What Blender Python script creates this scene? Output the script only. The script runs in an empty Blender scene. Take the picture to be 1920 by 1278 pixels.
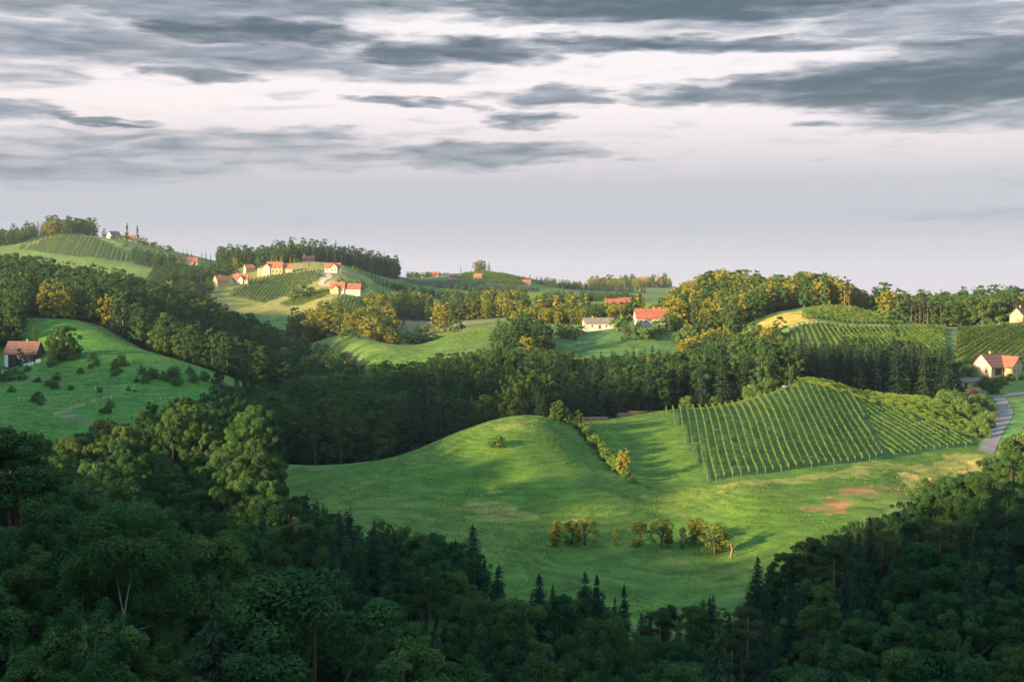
import bpy, math, random
import numpy as np
from mathutils import Vector, Matrix

random.seed(7)
RNG = np.random.default_rng(11)
SC = bpy.context.scene
COL = SC.collection

# ------------------------------------------------------------------ camera geometry
F = 2667.0            # focal length in units of the 1920 px wide photograph (50 mm on 36 mm)
EYE = 62.0            # eye height above the valley floor
PITCH = math.atan((639 - 535) / F)
SUN_AZ = math.radians(124)    # left of the view direction
SUN_EL = math.radians(12.0)
SUN_DIR = Vector((-math.sin(SUN_AZ) * math.cos(SUN_EL), math.cos(SUN_AZ) * math.cos(SUN_EL), math.sin(SUN_EL)))


def xy(px, y):
    """ground plan position of something seen at column px, y metres ahead"""
    return ((px - 960) / F * y, y)


# ------------------------------------------------------------------ terrain: survey points
# (column, metres ahead, row at which the ground is seen there)
G = []


def g(*pts):
    for p in pts:
        th = math.atan((p[0] - 960) / F)
        G.append((th, math.log(p[1] / math.cos(th)), (p[2] - 535) / F * math.cos(th)))


def gd(px, y, d):
    g((px, y, 535 + F * d / y))


def gpol(thdeg, r, d):
    G.append((math.radians(thdeg), math.log(r), d / r))


# the steep bank under the eye
for px in (-500, 0, 500, 1000, 1500, 2000, 2500):
    gd(px, 8, 2.6); gd(px, 30, 14); gd(px, 60, 30); gd(px, 95, 47)
for px, d1, d2 in ((-300, 40, 42), (0, 42, 45), (400, 50, 53), (900, 58, 59), (1300, 60, 59), (1700, 58, 54), (2000, 54, 50), (2400, 50, 46)):
    gd(px, 130, d1); gd(px, 180, d2)
# foreground wood and the near meadow
g((1150, 232, 1132), (1400, 232, 1132), (900, 250, 1060), (700, 268, 1000), (560, 295, 955), (1500, 252, 1080))
g((1700, 262, 1060), (1900, 300, 960), (1900, 240, 1120), (1740, 335, 925), (2200, 300, 930), (1600, 300, 965))
g((1040, 285, 1022), (1240, 285, 1022), (1370, 280, 1042), (920, 285, 1000))
g((970, 370, 783), (1010, 372, 787), (850, 368, 815), (700, 362, 866), (600, 358, 882), (510, 352, 893))
g((1060, 372, 808), (1110, 362, 850), (1190, 335, 908), (1270, 310, 965))
g((970, 332, 880), (970, 306, 950), (800, 330, 900), (850, 300, 965), (600, 305, 958), (700, 320, 925), (500, 335, 925), (1120, 320, 920))
g((1150, 420, 785), (1200, 362, 878), (1250, 325, 942), (1310, 335, 912), (1090, 415, 790), (1200, 430, 772))
g((1245, 432, 768), (1330, 338, 905), (1500, 448, 727), (1545, 440, 736), (1680, 378, 850), (1840, 402, 832), (1450, 345, 890), (1450, 390, 812), (1600, 400, 803), (1350, 390, 818), (1750, 400, 818), (1700, 430, 775))
g((1400, 312, 932), (1600, 352, 885), (1750, 380, 860), (1875, 395, 848), (1700, 315, 930), (1960, 395, 850))
# behind the meadow crest: wooded valley
gd(960, 430, 49); gd(800, 420, 54); gd(650, 420, 55); gd(520, 420, 53); gd(430, 420, 50)
gd(430, 480, 50); gd(700, 500, 56); gd(900, 520, 50); gd(1100, 470, 45)
g((1150, 460, 790), (1300, 470, 765), (1400, 470, 752))
g((1000, 600, 705), (1000, 680, 668), (1150, 600, 712), (1150, 655, 688), (1120, 700, 642), (1250, 560, 725), (1250, 655, 690), (1250, 700, 640), (1350, 560, 722), (1400, 640, 700), (1400, 700, 640))
g((850, 600, 712), (760, 620, 715), (690, 650, 760), (600, 640, 755))
# left meadow with the white house
g((200, 450, 832), (0, 450, 795), (-200, 450, 780), (60, 560, 702), (0, 600, 690), (-200, 600, 680), (300, 500, 752), (200, 560, 702), (390, 565, 705), (340, 520, 742), (150, 500, 765))
g((50, 662, 611), (115, 680, 597), (200, 655, 621), (300, 612, 664), (-60, 660, 625), (-250, 700, 610))
gd(0, 330, 46); gd(180, 330, 48); gd(330, 340, 46); gd(420, 345, 45); gd(450, 320, 48); gd(-200, 330, 44); gd(100, 400, 50); gd(300, 420, 50); gd(400, 470, 49)
# left wooded hill
g((115, 705, 600), (330, 655, 692), (480, 620, 722), (0, 905, 528), (100, 905, 543), (200, 905, 555), (330, 855, 588), (480, 805, 650), (600, 745, 712), (-250, 905, 520), (115, 800, 575), (330, 750, 640))
gd(100, 1100, 5); gd(330, 1000, 16); gd(480, 930, 26); gd(-250, 1150, 0); gd(600, 860, 36)
# far left hill
g((0, 1700, 460), (75, 1650, 448), (120, 1600, 440), (200, 1600, 446), (260, 1550, 456), (330, 1500, 474), (400, 1500, 490), (-250, 1700, 458), (60, 1450, 470), (200, 1300, 488), (250, 1350, 482), (330, 1250, 504), (300, 1150, 522), (360, 1360, 496), (400, 1230, 520), (160, 1350, 478))
g((100, 1900, 470), (300, 1900, 500), (-250, 2000, 480))
# house hill
g((513, 1200, 513), (415, 1120, 538), (452, 1130, 534), (560, 1190, 512), (540, 1100, 550), (648, 1050, 549), (625, 1180, 509), (560, 1010, 574), (660, 990, 574), (480, 1060, 562), (620, 940, 600), (480, 1400, 504), (600, 1450, 503), (700, 1500, 506), (750, 1500, 522), (680, 1300, 510), (740, 1200, 548), (580, 1350, 490), (440, 1280, 505))
gd(500, 1900, 5); gd(700, 1900, 5); gd(440, 970, 28)
# saddle meadow in the middle and the woods behind it
g((650, 775, 628), (700, 757, 640), (740, 752, 649), (830, 772, 630), (910, 792, 608), (700, 700, 662), (770, 695, 670), (850, 722, 643), (900, 742, 626), (960, 760, 612))
gd(740, 800, 37); gd(690, 860, 38); g((770, 900, 636), (785, 960, 608), (620, 850, 630), (830, 1000, 600), (910, 950, 600), (850, 1080, 588), (750, 1050, 590))
g((760, 1300, 543), (800, 1250, 558), (850, 1400, 538), (1000, 1300, 556), (1050, 1200, 562), (900, 1250, 565), (1000, 1100, 575))
g((903, 1600, 509), (870, 1580, 512), (960, 1600, 517), (988, 1580, 525), (930, 1450, 531), (820, 1600, 519), (780, 1600, 521), (1050, 1700, 532), (1100, 1800, 538), (1030, 1500, 542))
g((1000, 850, 604), (1080, 850, 602), (1120, 745, 616), (1218, 745, 607), (1000, 980, 590), (1150, 1000, 574), (1150, 880, 596), (1150, 1300, 556))
g((1180, 2200, 537), (1120, 2200, 540), (1240, 2200, 537), (1180, 1800, 545), (1180, 2600, 545), (1300, 2200, 540))
# right wooded hill
g((1340, 950, 552), (1250, 905, 576), (1200, 905, 594), (1420, 950, 555), (1540, 885, 556), (1620, 855, 580), (1660, 835, 604), (1300, 805, 592), (1250, 785, 604), (1400, 785, 597))
gd(1340, 1200, 22); gd(1540, 1200, 24); gd(1700, 1200, 22)
g((1410, 705, 609), (1460, 715, 591), (1500, 725, 582), (1540, 735, 576), (1600, 735, 578), (1680, 712, 600), (1480, 682, 613), (1600, 684, 611), (1700, 684, 612), (1500, 660, 620), (1780, 692, 616), (1640, 620, 640), (1700, 582, 668), (1780, 580, 674), (1500, 600, 690), (1580, 590, 660))
g((1800, 692, 617), (1920, 702, 612), (1900, 600, 665), (1920, 582, 682), (2100, 700, 612), (2100, 590, 680), (1907, 742, 603), (1750, 765, 612), (1850, 780, 606), (1700, 905, 602), (1900, 955, 594), (2150, 900, 590))
gd(1700, 1500, 16); gd(1900, 1500, 14); gd(2200, 1500, 12)
# farm, road and band vineyard
g((1865, 560, 704), (1830, 540, 717), (1900, 525, 722), (1870, 500, 749), (1925, 512, 742), (1885, 455, 786), (1862, 408, 831), (1820, 450, 790), (1920, 450, 788), (1920, 410, 822), (2100, 480, 760), (2100, 400, 830))
g((1500, 462, 713), (1640, 470, 743), (1760, 472, 748), (1820, 432, 803))
g((1500, 505, 742), (1650, 508, 757), (1780, 508, 757), (1500, 545, 735), (1650, 545, 725), (1780, 545, 722))
# far country and unseen hills around the eye; the left ones are shaped to throw shade
for px in (-400, 200, 600, 1000, 1400, 1800, 2300):
    g((px, 3000, 566), (px, 5000, 556), (px, 9000, 552))
SHADE_HILLS = ((-84, 372, -6), (-105, 383, -96), (-130, 320, -80), (-62, 430, -76), (-52, 520, -44), (-70, 250, 12), (-95, 230, -28), (-112, 230, -50), (-41, 250, 28), (-40, 420, -2), (-40, 600, -22), (-40, 1000, -20),
             (-58, 900, -40), (-80, 700, -40), (-105, 800, -40), (-60, 150, 20), (-90, 120, -2), (-120, 100, -6), (-76, 540, -72), (-80, 455, -22))
for t in SHADE_HILLS:
    gpol(*t)
for th in (-40, -58, -80, -105, -135, 40, 65, 100, 135):
    gpol(th, 8, 2.6); gpol(th, 3000, 10); gpol(th, 9000, 10); gpol(th, 1800, 0)
for th in (40, 65, 100):
    gpol(th, 60, 14); gpol(th, 150, 20); gpol(th, 300, 25); gpol(th, 700, 20)
gpol(40, 150, 36); gpol(-40, 60, 26); gpol(-40, 150, 34); gpol(-58, 60, 16); gpol(-80, 40, 6)

GA = np.array(G)
KT, KR = F / 100.0, 12.0


def _feat(th, lr):
    return np.stack([np.asarray(th) * KT * np.where(np.abs(th) > 0.5, 1, 1), np.asarray(lr) * KR], -1)


_GP = _feat(GA[:, 0], GA[:, 1])
_C2 = 0.8
_D = np.sqrt(((_GP[:, None] - _GP[None]) ** 2).sum(-1) + _C2)
_n = len(_GP)
_P = np.concatenate([np.ones((_n, 1)), _GP], 1)
_A = np.zeros((_n + 3, _n + 3))
_A[:_n, :_n] = _D - np.eye(_n) * 0.02
_A[:_n, _n:] = _P
_A[_n:, :_n] = _P.T
_W = np.linalg.solve(_A, np.concatenate([GA[:, 2], np.zeros(3)]))


def _hash(ix, iy, s):
    n = (ix.astype(np.int64) * 374761393 + iy.astype(np.int64) * 668265263 + s * 1442695041) & 0x7FFFFFFF
    n = ((n ^ (n >> 13)) * 1274126177) & 0x7FFFFFFF
    n = n ^ (n >> 16)
    return (n & 0xFFFFF) / float(0xFFFFF)


def vnoise(x, y, s=0):
    x = np.asarray(x, float); y = np.asarray(y, float)
    ix = np.floor(x); iy = np.floor(y)
    fx = x - ix; fy = y - iy
    fx = fx * fx * (3 - 2 * fx); fy = fy * fy * (3 - 2 * fy)
    a = _hash(ix, iy, s); b = _hash(ix + 1, iy, s); c = _hash(ix, iy + 1, s); d = _hash(ix + 1, iy + 1, s)
    return (a + (b - a) * fx) * (1 - fy) + (c + (d - c) * fx) * fy


def fbm(x, y, s=0, o=4):
    t = 0; a = 0.5
    for i in range(o):
        t = t + a * (vnoise(x, y, s + i * 17) - 0.5); x = np.asarray(x) * 2.03; y = np.asarray(y) * 2.03; a *= 0.5
    return t * 2


def ground(x, y):
    x = np.atleast_1d(np.asarray(x, float)); y = np.atleast_1d(np.asarray(y, float))
    r = np.maximum(np.hypot(x, y), 4.0)
    th = np.arctan2(x, y)
    q = _feat(th, np.log(r))
    out = np.empty(len(x))
    for i in range(0, len(x), 40000):
        d = np.sqrt(((q[i:i + 40000, None] - _GP[None]) ** 2).sum(-1) + _C2)
        out[i:i + 40000] = d @ _W[:_n] + _W[_n] + q[i:i + 40000] @ _W[_n + 1:]
    z = EYE - out * r
    amp = np.clip((r - 30) / 200, 0, 1)
    z = z + amp * (1.1 * fbm(x / 38, y / 38, 3, 3) + 0.25 * fbm(x / 7, y / 7, 9, 2))
    return z


def gz(x, y):
    return float(ground([x], [y])[0])


def inpoly(x, y, poly):
    x = np.asarray(x); y = np.asarray(y)
    c = np.zeros(x.shape, bool)
    n = len(poly)
    for i in range(n):
        x1, y1 = poly[i]; x2, y2 = poly[(i + 1) % n]
        if y1 == y2:
            continue
        m = ((y1 > y) != (y2 > y)) & (x < (x2 - x1) * (y - y1) / (y2 - y1) + x1)
        c ^= m
    return c


def plan(poly):
    return [xy(*p) for p in poly]


# ------------------------------------------------------------------ materials
def newmat(name):
    m = bpy.data.materials.new(name); m.use_nodes = True
    nt = m.node_tree
    for n in list(nt.nodes):
        nt.nodes.remove(n)
    return m, nt, nt.nodes.new('ShaderNodeOutputMaterial')


class N:
    """tiny node-graph helper"""
    def __init__(s, nt): s.nt = nt
    def node(s, t, **kw):
        n = s.nt.nodes.new(t)
        for k, v in kw.items(): setattr(n, k, v)
        return n
    def link(s, a, b): s.nt.links.new(a, b)
    def put(s, sock, v):
        if hasattr(v, 'is_linked') or isinstance(v, bpy.types.NodeSocket): s.link(v, sock)
        else: sock.default_value = v
    def math(s, op, a, b=0.0, c=None, clamp=False):
        n = s.node('ShaderNodeMath', operation=op, use_clamp=clamp)
        s.put(n.inputs[0], a); s.put(n.inputs[1], b)
        if c is not None: s.put(n.inputs[2], c)
        return n.outputs[0]
    def mix(s, f, a, b, blend='MIX'):
        n = s.node('ShaderNodeMix', data_type='RGBA', blend_type=blend)
        s.put(n.inputs[0], f); s.put(n.inputs[6], a); s.put(n.inputs[7], b)
        return n.outputs[2]
    def noise(s, vec, scale, detail=3, rough=0.55, dist=0.0):
        n = s.node('ShaderNodeTexNoise')
        if vec is not None: s.link(vec, n.inputs['Vector'])
        n.inputs['Scale'].default_value = scale; n.inputs['Detail'].default_value = detail
        n.inputs['Roughness'].default_value = rough; n.inputs['Distortion'].default_value = dist
        return n.outputs['Fac']
    def ramp(s, f, stops):
        n = s.node('ShaderNodeValToRGB')
        e = n.color_ramp.elements
        while len(e) < len(stops): e.new(0.5)
        for el, (p, c) in zip(e, stops):
            el.position = p; el.color = c if len(c) == 4 else (*c, 1)
        s.link(f, n.inputs[0])
        return n.outputs[0]
    def maprange(s, v, a, b, c=0.0, d=1.0, smooth=True):
        n = s.node('ShaderNodeMapRange', interpolation_type='SMOOTHSTEP' if smooth else 'LINEAR')
        s.put(n.inputs[0], v); n.inputs[1].default_value = a; n.inputs[2].default_value = b
        n.inputs[3].default_value = c; n.inputs[4].default_value = d
        return n.outputs[0]


def c4(c): return (c[0], c[1], c[2], 1.0)


def foliage_mat(name, dark, light, warm, warm_amt=0.25, transl=0.3):
    m, nt, out = newmat(name); n = N(nt)
    at = n.node('ShaderNodeAttribute', attribute_name='tint')
    rnd = n.node('ShaderNodeObjectInfo').outputs['Random']
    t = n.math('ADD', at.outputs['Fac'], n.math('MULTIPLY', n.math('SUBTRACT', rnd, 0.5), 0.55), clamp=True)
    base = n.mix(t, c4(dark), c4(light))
    r2 = n.math('FRACT', n.math('MULTIPLY', rnd, 7.31))
    w = n.math('MULTIPLY', n.maprange(r2, 0.35, 1.0), warm_amt)
    colr = n.mix(w, base, c4(warm))
    d = n.node('ShaderNodeBsdfDiffuse'); n.link(colr, d.inputs['Color'])
    tr = n.node('ShaderNodeBsdfTranslucent'); n.link(n.mix(0.5, colr, c4(light)), tr.inputs['Color'])
    ms = n.node('ShaderNodeMixShader'); ms.inputs[0].default_value = transl
    n.link(d.outputs[0], ms.inputs[1]); n.link(tr.outputs[0], ms.inputs[2]); n.link(ms.outputs[0], out.inputs[0])
    return m


def solid_mat(name, colr, rough=0.85, var=0.25, scale=1.5, bump=0.0, spec=0.3, second=None):
    m, nt, out = newmat(name); n = N(nt)
    tc = n.node('ShaderNodeTexCoord').outputs['Object']
    f = n.noise(tc, scale, 5, 0.62)
    f2 = n.noise(tc, scale * 0.17, 3)
    v = n.math('ADD', n.math('MULTIPLY', f, 0.6), n.math('MULTIPLY', f2, 0.4))
    lo = tuple(x * (1 - var) for x in colr); hi = tuple(min(1, x * (1 + var)) for x in (second or colr))
    cc = n.ramp(v, [(0.33, lo), (0.67, hi)])
    b = n.node('ShaderNodeBsdfPrincipled'); n.link(cc, b.inputs['Base Color'])
    b.inputs['Roughness'].default_value = rough; b.inputs['Specular IOR Level'].default_value = spec
    if bump:
        bp = n.node('ShaderNodeBump'); bp.inputs['Strength'].default_value = bump; bp.inputs['Distance'].default_value = 0.1
        n.link(f, bp.inputs['Height']); n.link(bp.outputs[0], b.inputs['Normal'])
    n.link(b.outputs[0], out.inputs[0])
    return m


def tile_mat(name, colr, pitch=0.34):
    """clay tiles: rows down the slope, single tiles darker or paler"""
    m, nt, out = newmat(name); n = N(nt)
    tc = n.node('ShaderNodeTexCoord').outputs['Object']
    br = n.node('ShaderNodeTexBrick')
    mp = n.node('ShaderNodeMapping'); mp.inputs['Rotation'].default_value = (math.radians(55), 0, 0)
    n.link(tc, mp.inputs[0]); n.link(mp.outputs[0], br.inputs['Vector'])
    br.inputs['Scale'].default_value = 1.0; br.inputs['Brick Width'].default_value = pitch * 0.8; br.inputs['Row Height'].default_value = pitch
    br.inputs['Mortar Size'].default_value = 0.03; br.inputs['Color1'].default_value = c4([x * 0.75 for x in colr])
    br.inputs['Color2'].default_value = c4([min(1, x * 1.2) for x in colr]); br.inputs['Mortar'].default_value = c4([x * 0.35 for x in colr])
    w = n.noise(tc, 0.5, 4, 0.6)
    cc = n.mix(n.maprange(w, 0.4, 0.75, 0, 0.5), br.outputs['Color'], c4((0.10, 0.07, 0.05)))
    b = n.node('ShaderNodeBsdfPrincipled'); n.link(cc, b.inputs['Base Color']); b.inputs['Roughness'].default_value = 0.8
    bp = n.node('ShaderNodeBump'); bp.inputs['Strength'].default_value = 0.5; bp.inputs['Distance'].default_value = 0.05
    n.link(br.outputs['Fac'], bp.inputs['Height']); n.link(bp.outputs[0], b.inputs['Normal'])
    n.link(b.outputs[0], out.inputs[0])
    return m


M = {}
M['broadleaf'] = foliage_mat('broadleaf_leaves', (0.013, 0.050, 0.026), (0.080, 0.160, 0.048), (0.155, 0.185, 0.040), 0.30)
M['golden'] = foliage_mat('sun_gold_leaves', (0.115, 0.135, 0.022), (0.30, 0.29, 0.050), (0.31, 0.27, 0.05), 0.45)  # the low sun's gold on foliage is painted into this leaf colour
M['needles'] = foliage_mat('spruce_needles', (0.012, 0.036, 0.024), (0.042, 0.085, 0.046), (0.09, 0.10, 0.035), 0.22, 0.12)
M['pine'] = foliage_mat('pine_needles', (0.020, 0.042, 0.024), (0.070, 0.105, 0.045), (0.14, 0.12, 0.04), 0.35, 0.15)
M['grass'] = foliage_mat('grass_blades', (0.10, 0.165, 0.030), (0.19, 0.26, 0.050), (0.22, 0.21, 0.05), 0.0, 0.35)
M['fruit'] = foliage_mat('fruit_tree_leaves', (0.040, 0.080, 0.024), (0.18, 0.22, 0.045), (0.24, 0.2, 0.04), 0.4)
M['shrub'] = foliage_mat('shrub_leaves', (0.045, 0.100, 0.034), (0.135, 0.215, 0.058), (0.15, 0.17, 0.05), 0.15)
M['vine'] = foliage_mat('vine_leaves', (0.045, 0.095, 0.022), (0.150, 0.235, 0.048), (0.20, 0.22, 0.05), 0.2, 0.35)
M['bark'] = solid_mat('bark', (0.10, 0.075, 0.055), 0.95, 0.45, 2.5, 0.6)
M['red_bark'] = solid_mat('pine_bark', (0.24, 0.125, 0.075), 0.95, 0.4, 2.0, 0.6, second=(0.32, 0.17, 0.10))
M['birch_bark'] = solid_mat('birch_bark', (0.30, 0.285, 0.255), 0.8, 0.5, 2.2, 0.3)
M['dead_wood'] = solid_mat('dead_wood', (0.20, 0.155, 0.10), 0.9, 0.4, 3.0, 0.5)


def ground_mat():
    m, nt, out = newmat('grassland'); n = N(nt)
    geo = n.node('ShaderNodeNewGeometry').outputs['Position']
    base = n.node('ShaderNodeAttribute', attribute_name='col').outputs['Color']
    mp = n.node('ShaderNodeMapping'); mp.inputs['Scale'].default_value = (0.16, 0.16, 2.6); n.link(geo, mp.inputs[0])
    contour = n.noise(mp.outputs[0], 1.0, 5, 0.62, 0.3)
    fine = n.noise(geo, 1.6, 4, 0.7)
    mid = n.noise(geo, 0.16, 4, 0.6)
    big = n.noise(geo, 0.022, 3, 0.55)
    v = n.math('ADD', n.math('MULTIPLY', fine, 0.55), n.math('ADD', n.math('MULTIPLY', contour, 0.6), n.math('MULTIPLY', mid, 0.55)))
    k = n.maprange(v, 0.55, 1.15, 0.30, 1.72, False)
    # narrow treads and mowing swaths that follow the contour
    sz = n.node('ShaderNodeSeparateXYZ'); n.link(geo, sz.inputs[0])
    ph = n.math('ADD', n.math('MULTIPLY', sz.outputs[2], 8.4), n.math('MULTIPLY', mid, 14.0))
    tread = n.math('MULTIPLY', n.math('SINE', ph), n.maprange(big, 0.35, 0.6, 0.03, 0.17))
    k = n.math('MULTIPLY', k, n.math('ADD', 1.0, tread))
    sc = n.node('ShaderNodeVectorMath', operation='SCALE'); n.link(base, sc.inputs[0]); n.link(k, sc.inputs[3])
    dry = n.mix(n.maprange(n.math('ADD', n.math('MULTIPLY', big, 0.55), n.math('MULTIPLY', mid, 0.45)), 0.48, 0.68, 0, 0.34), sc.outputs[0], c4((0.20, 0.19, 0.05)))
    lush = n.mix(n.maprange(n.math('ADD', n.math('MULTIPLY', big, 0.4), n.math('MULTIPLY', contour, 0.6)), 0.44, 0.30, 0, 0.45), dry, c4((0.04, 0.12, 0.028)))
    d = n.node('ShaderNodeBsdfPrincipled'); n.link(lush, d.inputs['Base Color']); d.inputs['Roughness'].default_value = 0.9
    d.inputs['Specular IOR Level'].default_value = 0.15
    bp = n.node('ShaderNodeBump'); bp.inputs['Strength'].default_value = 0.9; bp.inputs['Distance'].default_value = 0.35
    n.link(v, bp.inputs['Height']); n.link(bp.outputs[0], d.inputs['Normal'])
    n.link(d.outputs[0], out.inputs[0])
    return m


M['ground'] = ground_mat()

# ------------------------------------------------------------------ mesh helpers
def tag(o, label=None, cat=None, group=None, kind=None):
    if label: o['label'] = label
    if cat: o['category'] = cat
    if group: o['group'] = group
    if kind: o['kind'] = kind
    return o


def link(name, me, parent=None, loc=None, rotz=0.0, scale=1.0):
    o = bpy.data.objects.new(name, me); COL.objects.link(o)
    if parent: o.parent = parent
    if loc is not None: o.location = loc
    o.rotation_euler = (0, 0, rotz)
    if not isinstance(scale, (int, float)): o.scale = scale
    elif scale != 1.0: o.scale = (scale,) * 3
    return o


def np_mesh(name, verts, quads, mats, midx=None, tint=None, smooth=False):
    """quads: n x 4 int array (a fourth index of -1 makes a triangle)"""
    me = bpy.data.meshes.new(name)
    verts = np.asarray(verts, np.float32); quads = np.asarray(quads, np.int32)
    me.vertices.add(len(verts)); me.vertices.foreach_set('co', verts.ravel())
    cnt = np.where(quads[:, 3] < 0, 3, 4)
    me.loops.add(int(cnt.sum())); me.polygons.add(len(quads))
    me.loops.foreach_set('vertex_index', quads[quads >= 0])
    st = np.concatenate([[0], np.cumsum(cnt)[:-1]]).astype(np.int32)
    me.polygons.foreach_set('loop_start', st)
    for mm in mats: me.materials.append(mm)
    if midx is not None: me.polygons.foreach_set('material_index', np.asarray(midx, np.int32))
    if smooth is not False:
        me.polygons.foreach_set('use_smooth', np.broadcast_to(np.asarray(smooth, bool), (len(quads),)).copy())
    if tint is not None:
        a = me.attributes.new('tint', 'FLOAT', 'FACE'); a.data.foreach_set('value', np.asarray(tint, np.float32))
    me.update(calc_edges=True)
    return me


class Soup:
    def __init__(s): s.v = []; s.q = []; s.m = []; s.t = []; s.sm = []; s.n = 0
    def add(s, v, q, m=0, t=0.5, smooth=False):
        v = np.asarray(v, float).reshape(-1, 3); q = np.asarray(q, int).reshape(-1, 4)
        s.v.append(v); s.q.append(np.where(q < 0, -1, q + s.n)); s.m.append(np.full(len(q), m))
        s.t.append(np.broadcast_to(np.asarray(t, float), (len(q),))); s.sm.append(np.full(len(q), smooth)); s.n += len(v)
    def cat(s):
        return np.concatenate(s.v), np.concatenate(s.q), np.concatenate(s.m), np.concatenate(s.t), np.concatenate(s.sm)
    def mesh(s, name, mats):
        v, q, m, t, sm = s.cat()
        return np_mesh(name, v, q, mats, m, t, sm)
    def tube(s, pts, rad, k=6, m=0, cap=True):
        pts = np.asarray(pts, float); n = len(pts)
        V = []
        for i in range(n):
            d = pts[min(i + 1, n - 1)] - pts[max(i - 1, 0)]; d = d / (np.linalg.norm(d) + 1e-9)
            a = np.cross(d, (0.31, 0.92, 0.2)); a /= np.linalg.norm(a); b = np.cross(d, a)
            for j in range(k):
                w = 2 * math.pi * j / k
                V.append(pts[i] + rad[i] * (math.cos(w) * a + math.sin(w) * b))
        Q = [(i * k + j, i * k + (j + 1) % k, (i + 1) * k + (j + 1) % k, (i + 1) * k + j) for i in range(n - 1) for j in range(k)]
        if cap: V.append(pts[-1]); Q += [((n - 1) * k + j, (n - 1) * k + (j + 1) % k, n * k, -1) for j in range(k)]
        s.add(V, Q, m, 0.5, True)
    def box(s, x0, x1, y0, y1, z0, z1, m=0):
        V = [(x, y, z) for z in (z0, z1) for y in (y0, y1) for x in (x0, x1)]
        s.add(V, [(0, 2, 3, 1), (4, 5, 7, 6), (0, 1, 5, 4), (2, 6, 7, 3), (0, 4, 6, 2), (1, 3, 7, 5)], m)


def cards(rng, c, nrm, size, asp=0.6, bend=0.25, along=None):
    """leaf-sized bent quads at c facing nrm; along: direction of the long axis"""
    n = len(c)
    nrm = nrm / (np.linalg.norm(nrm, axis=1, keepdims=True) + 1e-9)
    a = rng.normal(size=(n, 3)) if along is None else along + rng.normal(size=(n, 3)) * 0.25
    a = a - nrm * (a * nrm).sum(1, keepdims=True); a /= (np.linalg.norm(a, axis=1, keepdims=True) + 1e-9)
    b = np.cross(nrm, a)
    s = np.asarray(size).reshape(-1, 1)
    v = np.stack([c + a * s, c + b * s * asp - nrm * s * bend, c - a * s, c - b * s * asp - nrm * s * bend], 1)
    return v.reshape(-1, 3), np.arange(n * 4).reshape(n, 4)


def unit(rng, n):
    d = rng.normal(size=(n, 3)); return d / np.linalg.norm(d, axis=1, keepdims=True)


# ------------------------------------------------------------------ trees, built once per kind and variant
def clump_crown(rng, soup, centres, radii, per, size, flat=1.0, asp=0.6, upb=0.35, mid=None, m=0):
    for c, r in zip(centres, radii):
        n = max(4, int(per * (r ** 2)))
        d = unit(rng, n)
        d[:, 2] = np.where((d[:, 2] < -0.3) & (rng.uniform(size=n) < 0.5), -d[:, 2] * rng.uniform(0, 1, n), d[:, 2])
        rr = r * rng.uniform(0.45, 1.08, n) ** 0.6
        p = c + d * rr[:, None] * np.array([1, 1, flat])
        nr = d * 0.9 + np.array([0, 0, upb]) + rng.normal(size=(n, 3)) * 0.45
        v, q = cards(rng, p, nr, size * rng.uniform(0.6, 1.35, n), asp)
        ct = rng.uniform(0.25, 0.75)
        soup.add(v, q, m, np.clip(ct + rng.normal(size=n) * 0.16, 0, 1))


def broadleaf(seed, lod, H=20.0, W=5.2, base=0.07, shape='round', leaf='broadleaf', bark='bark', loose=1.0):
    rng = np.random.default_rng(seed)
    nc = {0: 150, 1: 100, 2: 84}[lod]
    if lod == 2: loose = 1.0
    per = {0: 430, 1: 130, 2: 40}[lod]; size = {0: 0.135, 1: 0.24, 2: 0.42}[lod]
    zb = H * base; C = []; R = []
    ch = H - zb
    lean = rng.normal(size=2) * 0.5
    lob = [(rng.uniform(0, 6.28), rng.uniform(0.75, 1.2)) for _ in range(5)]
    while len(C) < nc:
        t = rng.uniform(0.02, 1.0); a = rng.uniform(0, 6.283)
        if shape == 'round': prof = max(0.1, 1 - abs((t - 0.42) / (0.62 if t > 0.42 else 0.60)) ** 2.3) ** 0.5
        elif shape == 'tall': prof = (min(1, t / 0.25) ** 0.6) * max(0.12, 1 - t) ** 0.55 * 1.15
        else: prof = max(0.05, 1 - abs((t - 0.34) / (0.68 if t > 0.34 else 0.6)) ** 2.4) ** 0.5
        k = 1.0 + 0.22 * math.sin(2 * a + lob[0][0]) + 0.14 * math.sin(3 * a + lob[1][0] + 4 * t)
        rad = W * prof * k * math.sqrt(rng.uniform(0.12, 1.0))
        r = W * rng.uniform(0.15, 0.32) * (1.0 - 0.35 * t) * loose
        C.append((rad * math.cos(a) + lean[0] * t, rad * math.sin(a) + lean[1] * t, zb + t * (ch - r * 0.7)))
        R.append(r)
    C = np.array(C)
    cr = Soup(); clump_crown(rng, cr, C, R, per, size, 0.92)
    tr = Soup()
    zt = H * 0.72; b = H * 0.017
    pts = [(0, 0, -1.0)] + [(lean[0] * z / H + rng.normal() * 0.1, lean[1] * z / H + rng.normal() * 0.1, z) for z in np.linspace(0.6, zt, 6)]
    tr.tube(pts, [b * 1.5, b * 1.15, b, b * 0.85, b * 0.66, b * 0.45, b * 0.2], 7 if lod == 0 else 5)
    if lod < 2:
        for i in rng.choice(len(C), 14 if lod == 0 else 6, replace=False):
            z0 = max(zb * 0.7, C[i][2] * 0.55); st = np.array([lean[0] * z0 / H, lean[1] * z0 / H, z0])
            mid = st * 0.45 + C[i] * 0.55 + np.array([0, 0, 0.6]); tr.tube([st, mid, C[i]], [b * 0.45, b * 0.28, b * 0.1], 5 if lod == 0 else 4)
    return cr, tr, (M[leaf], M[bark]), H, W


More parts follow.
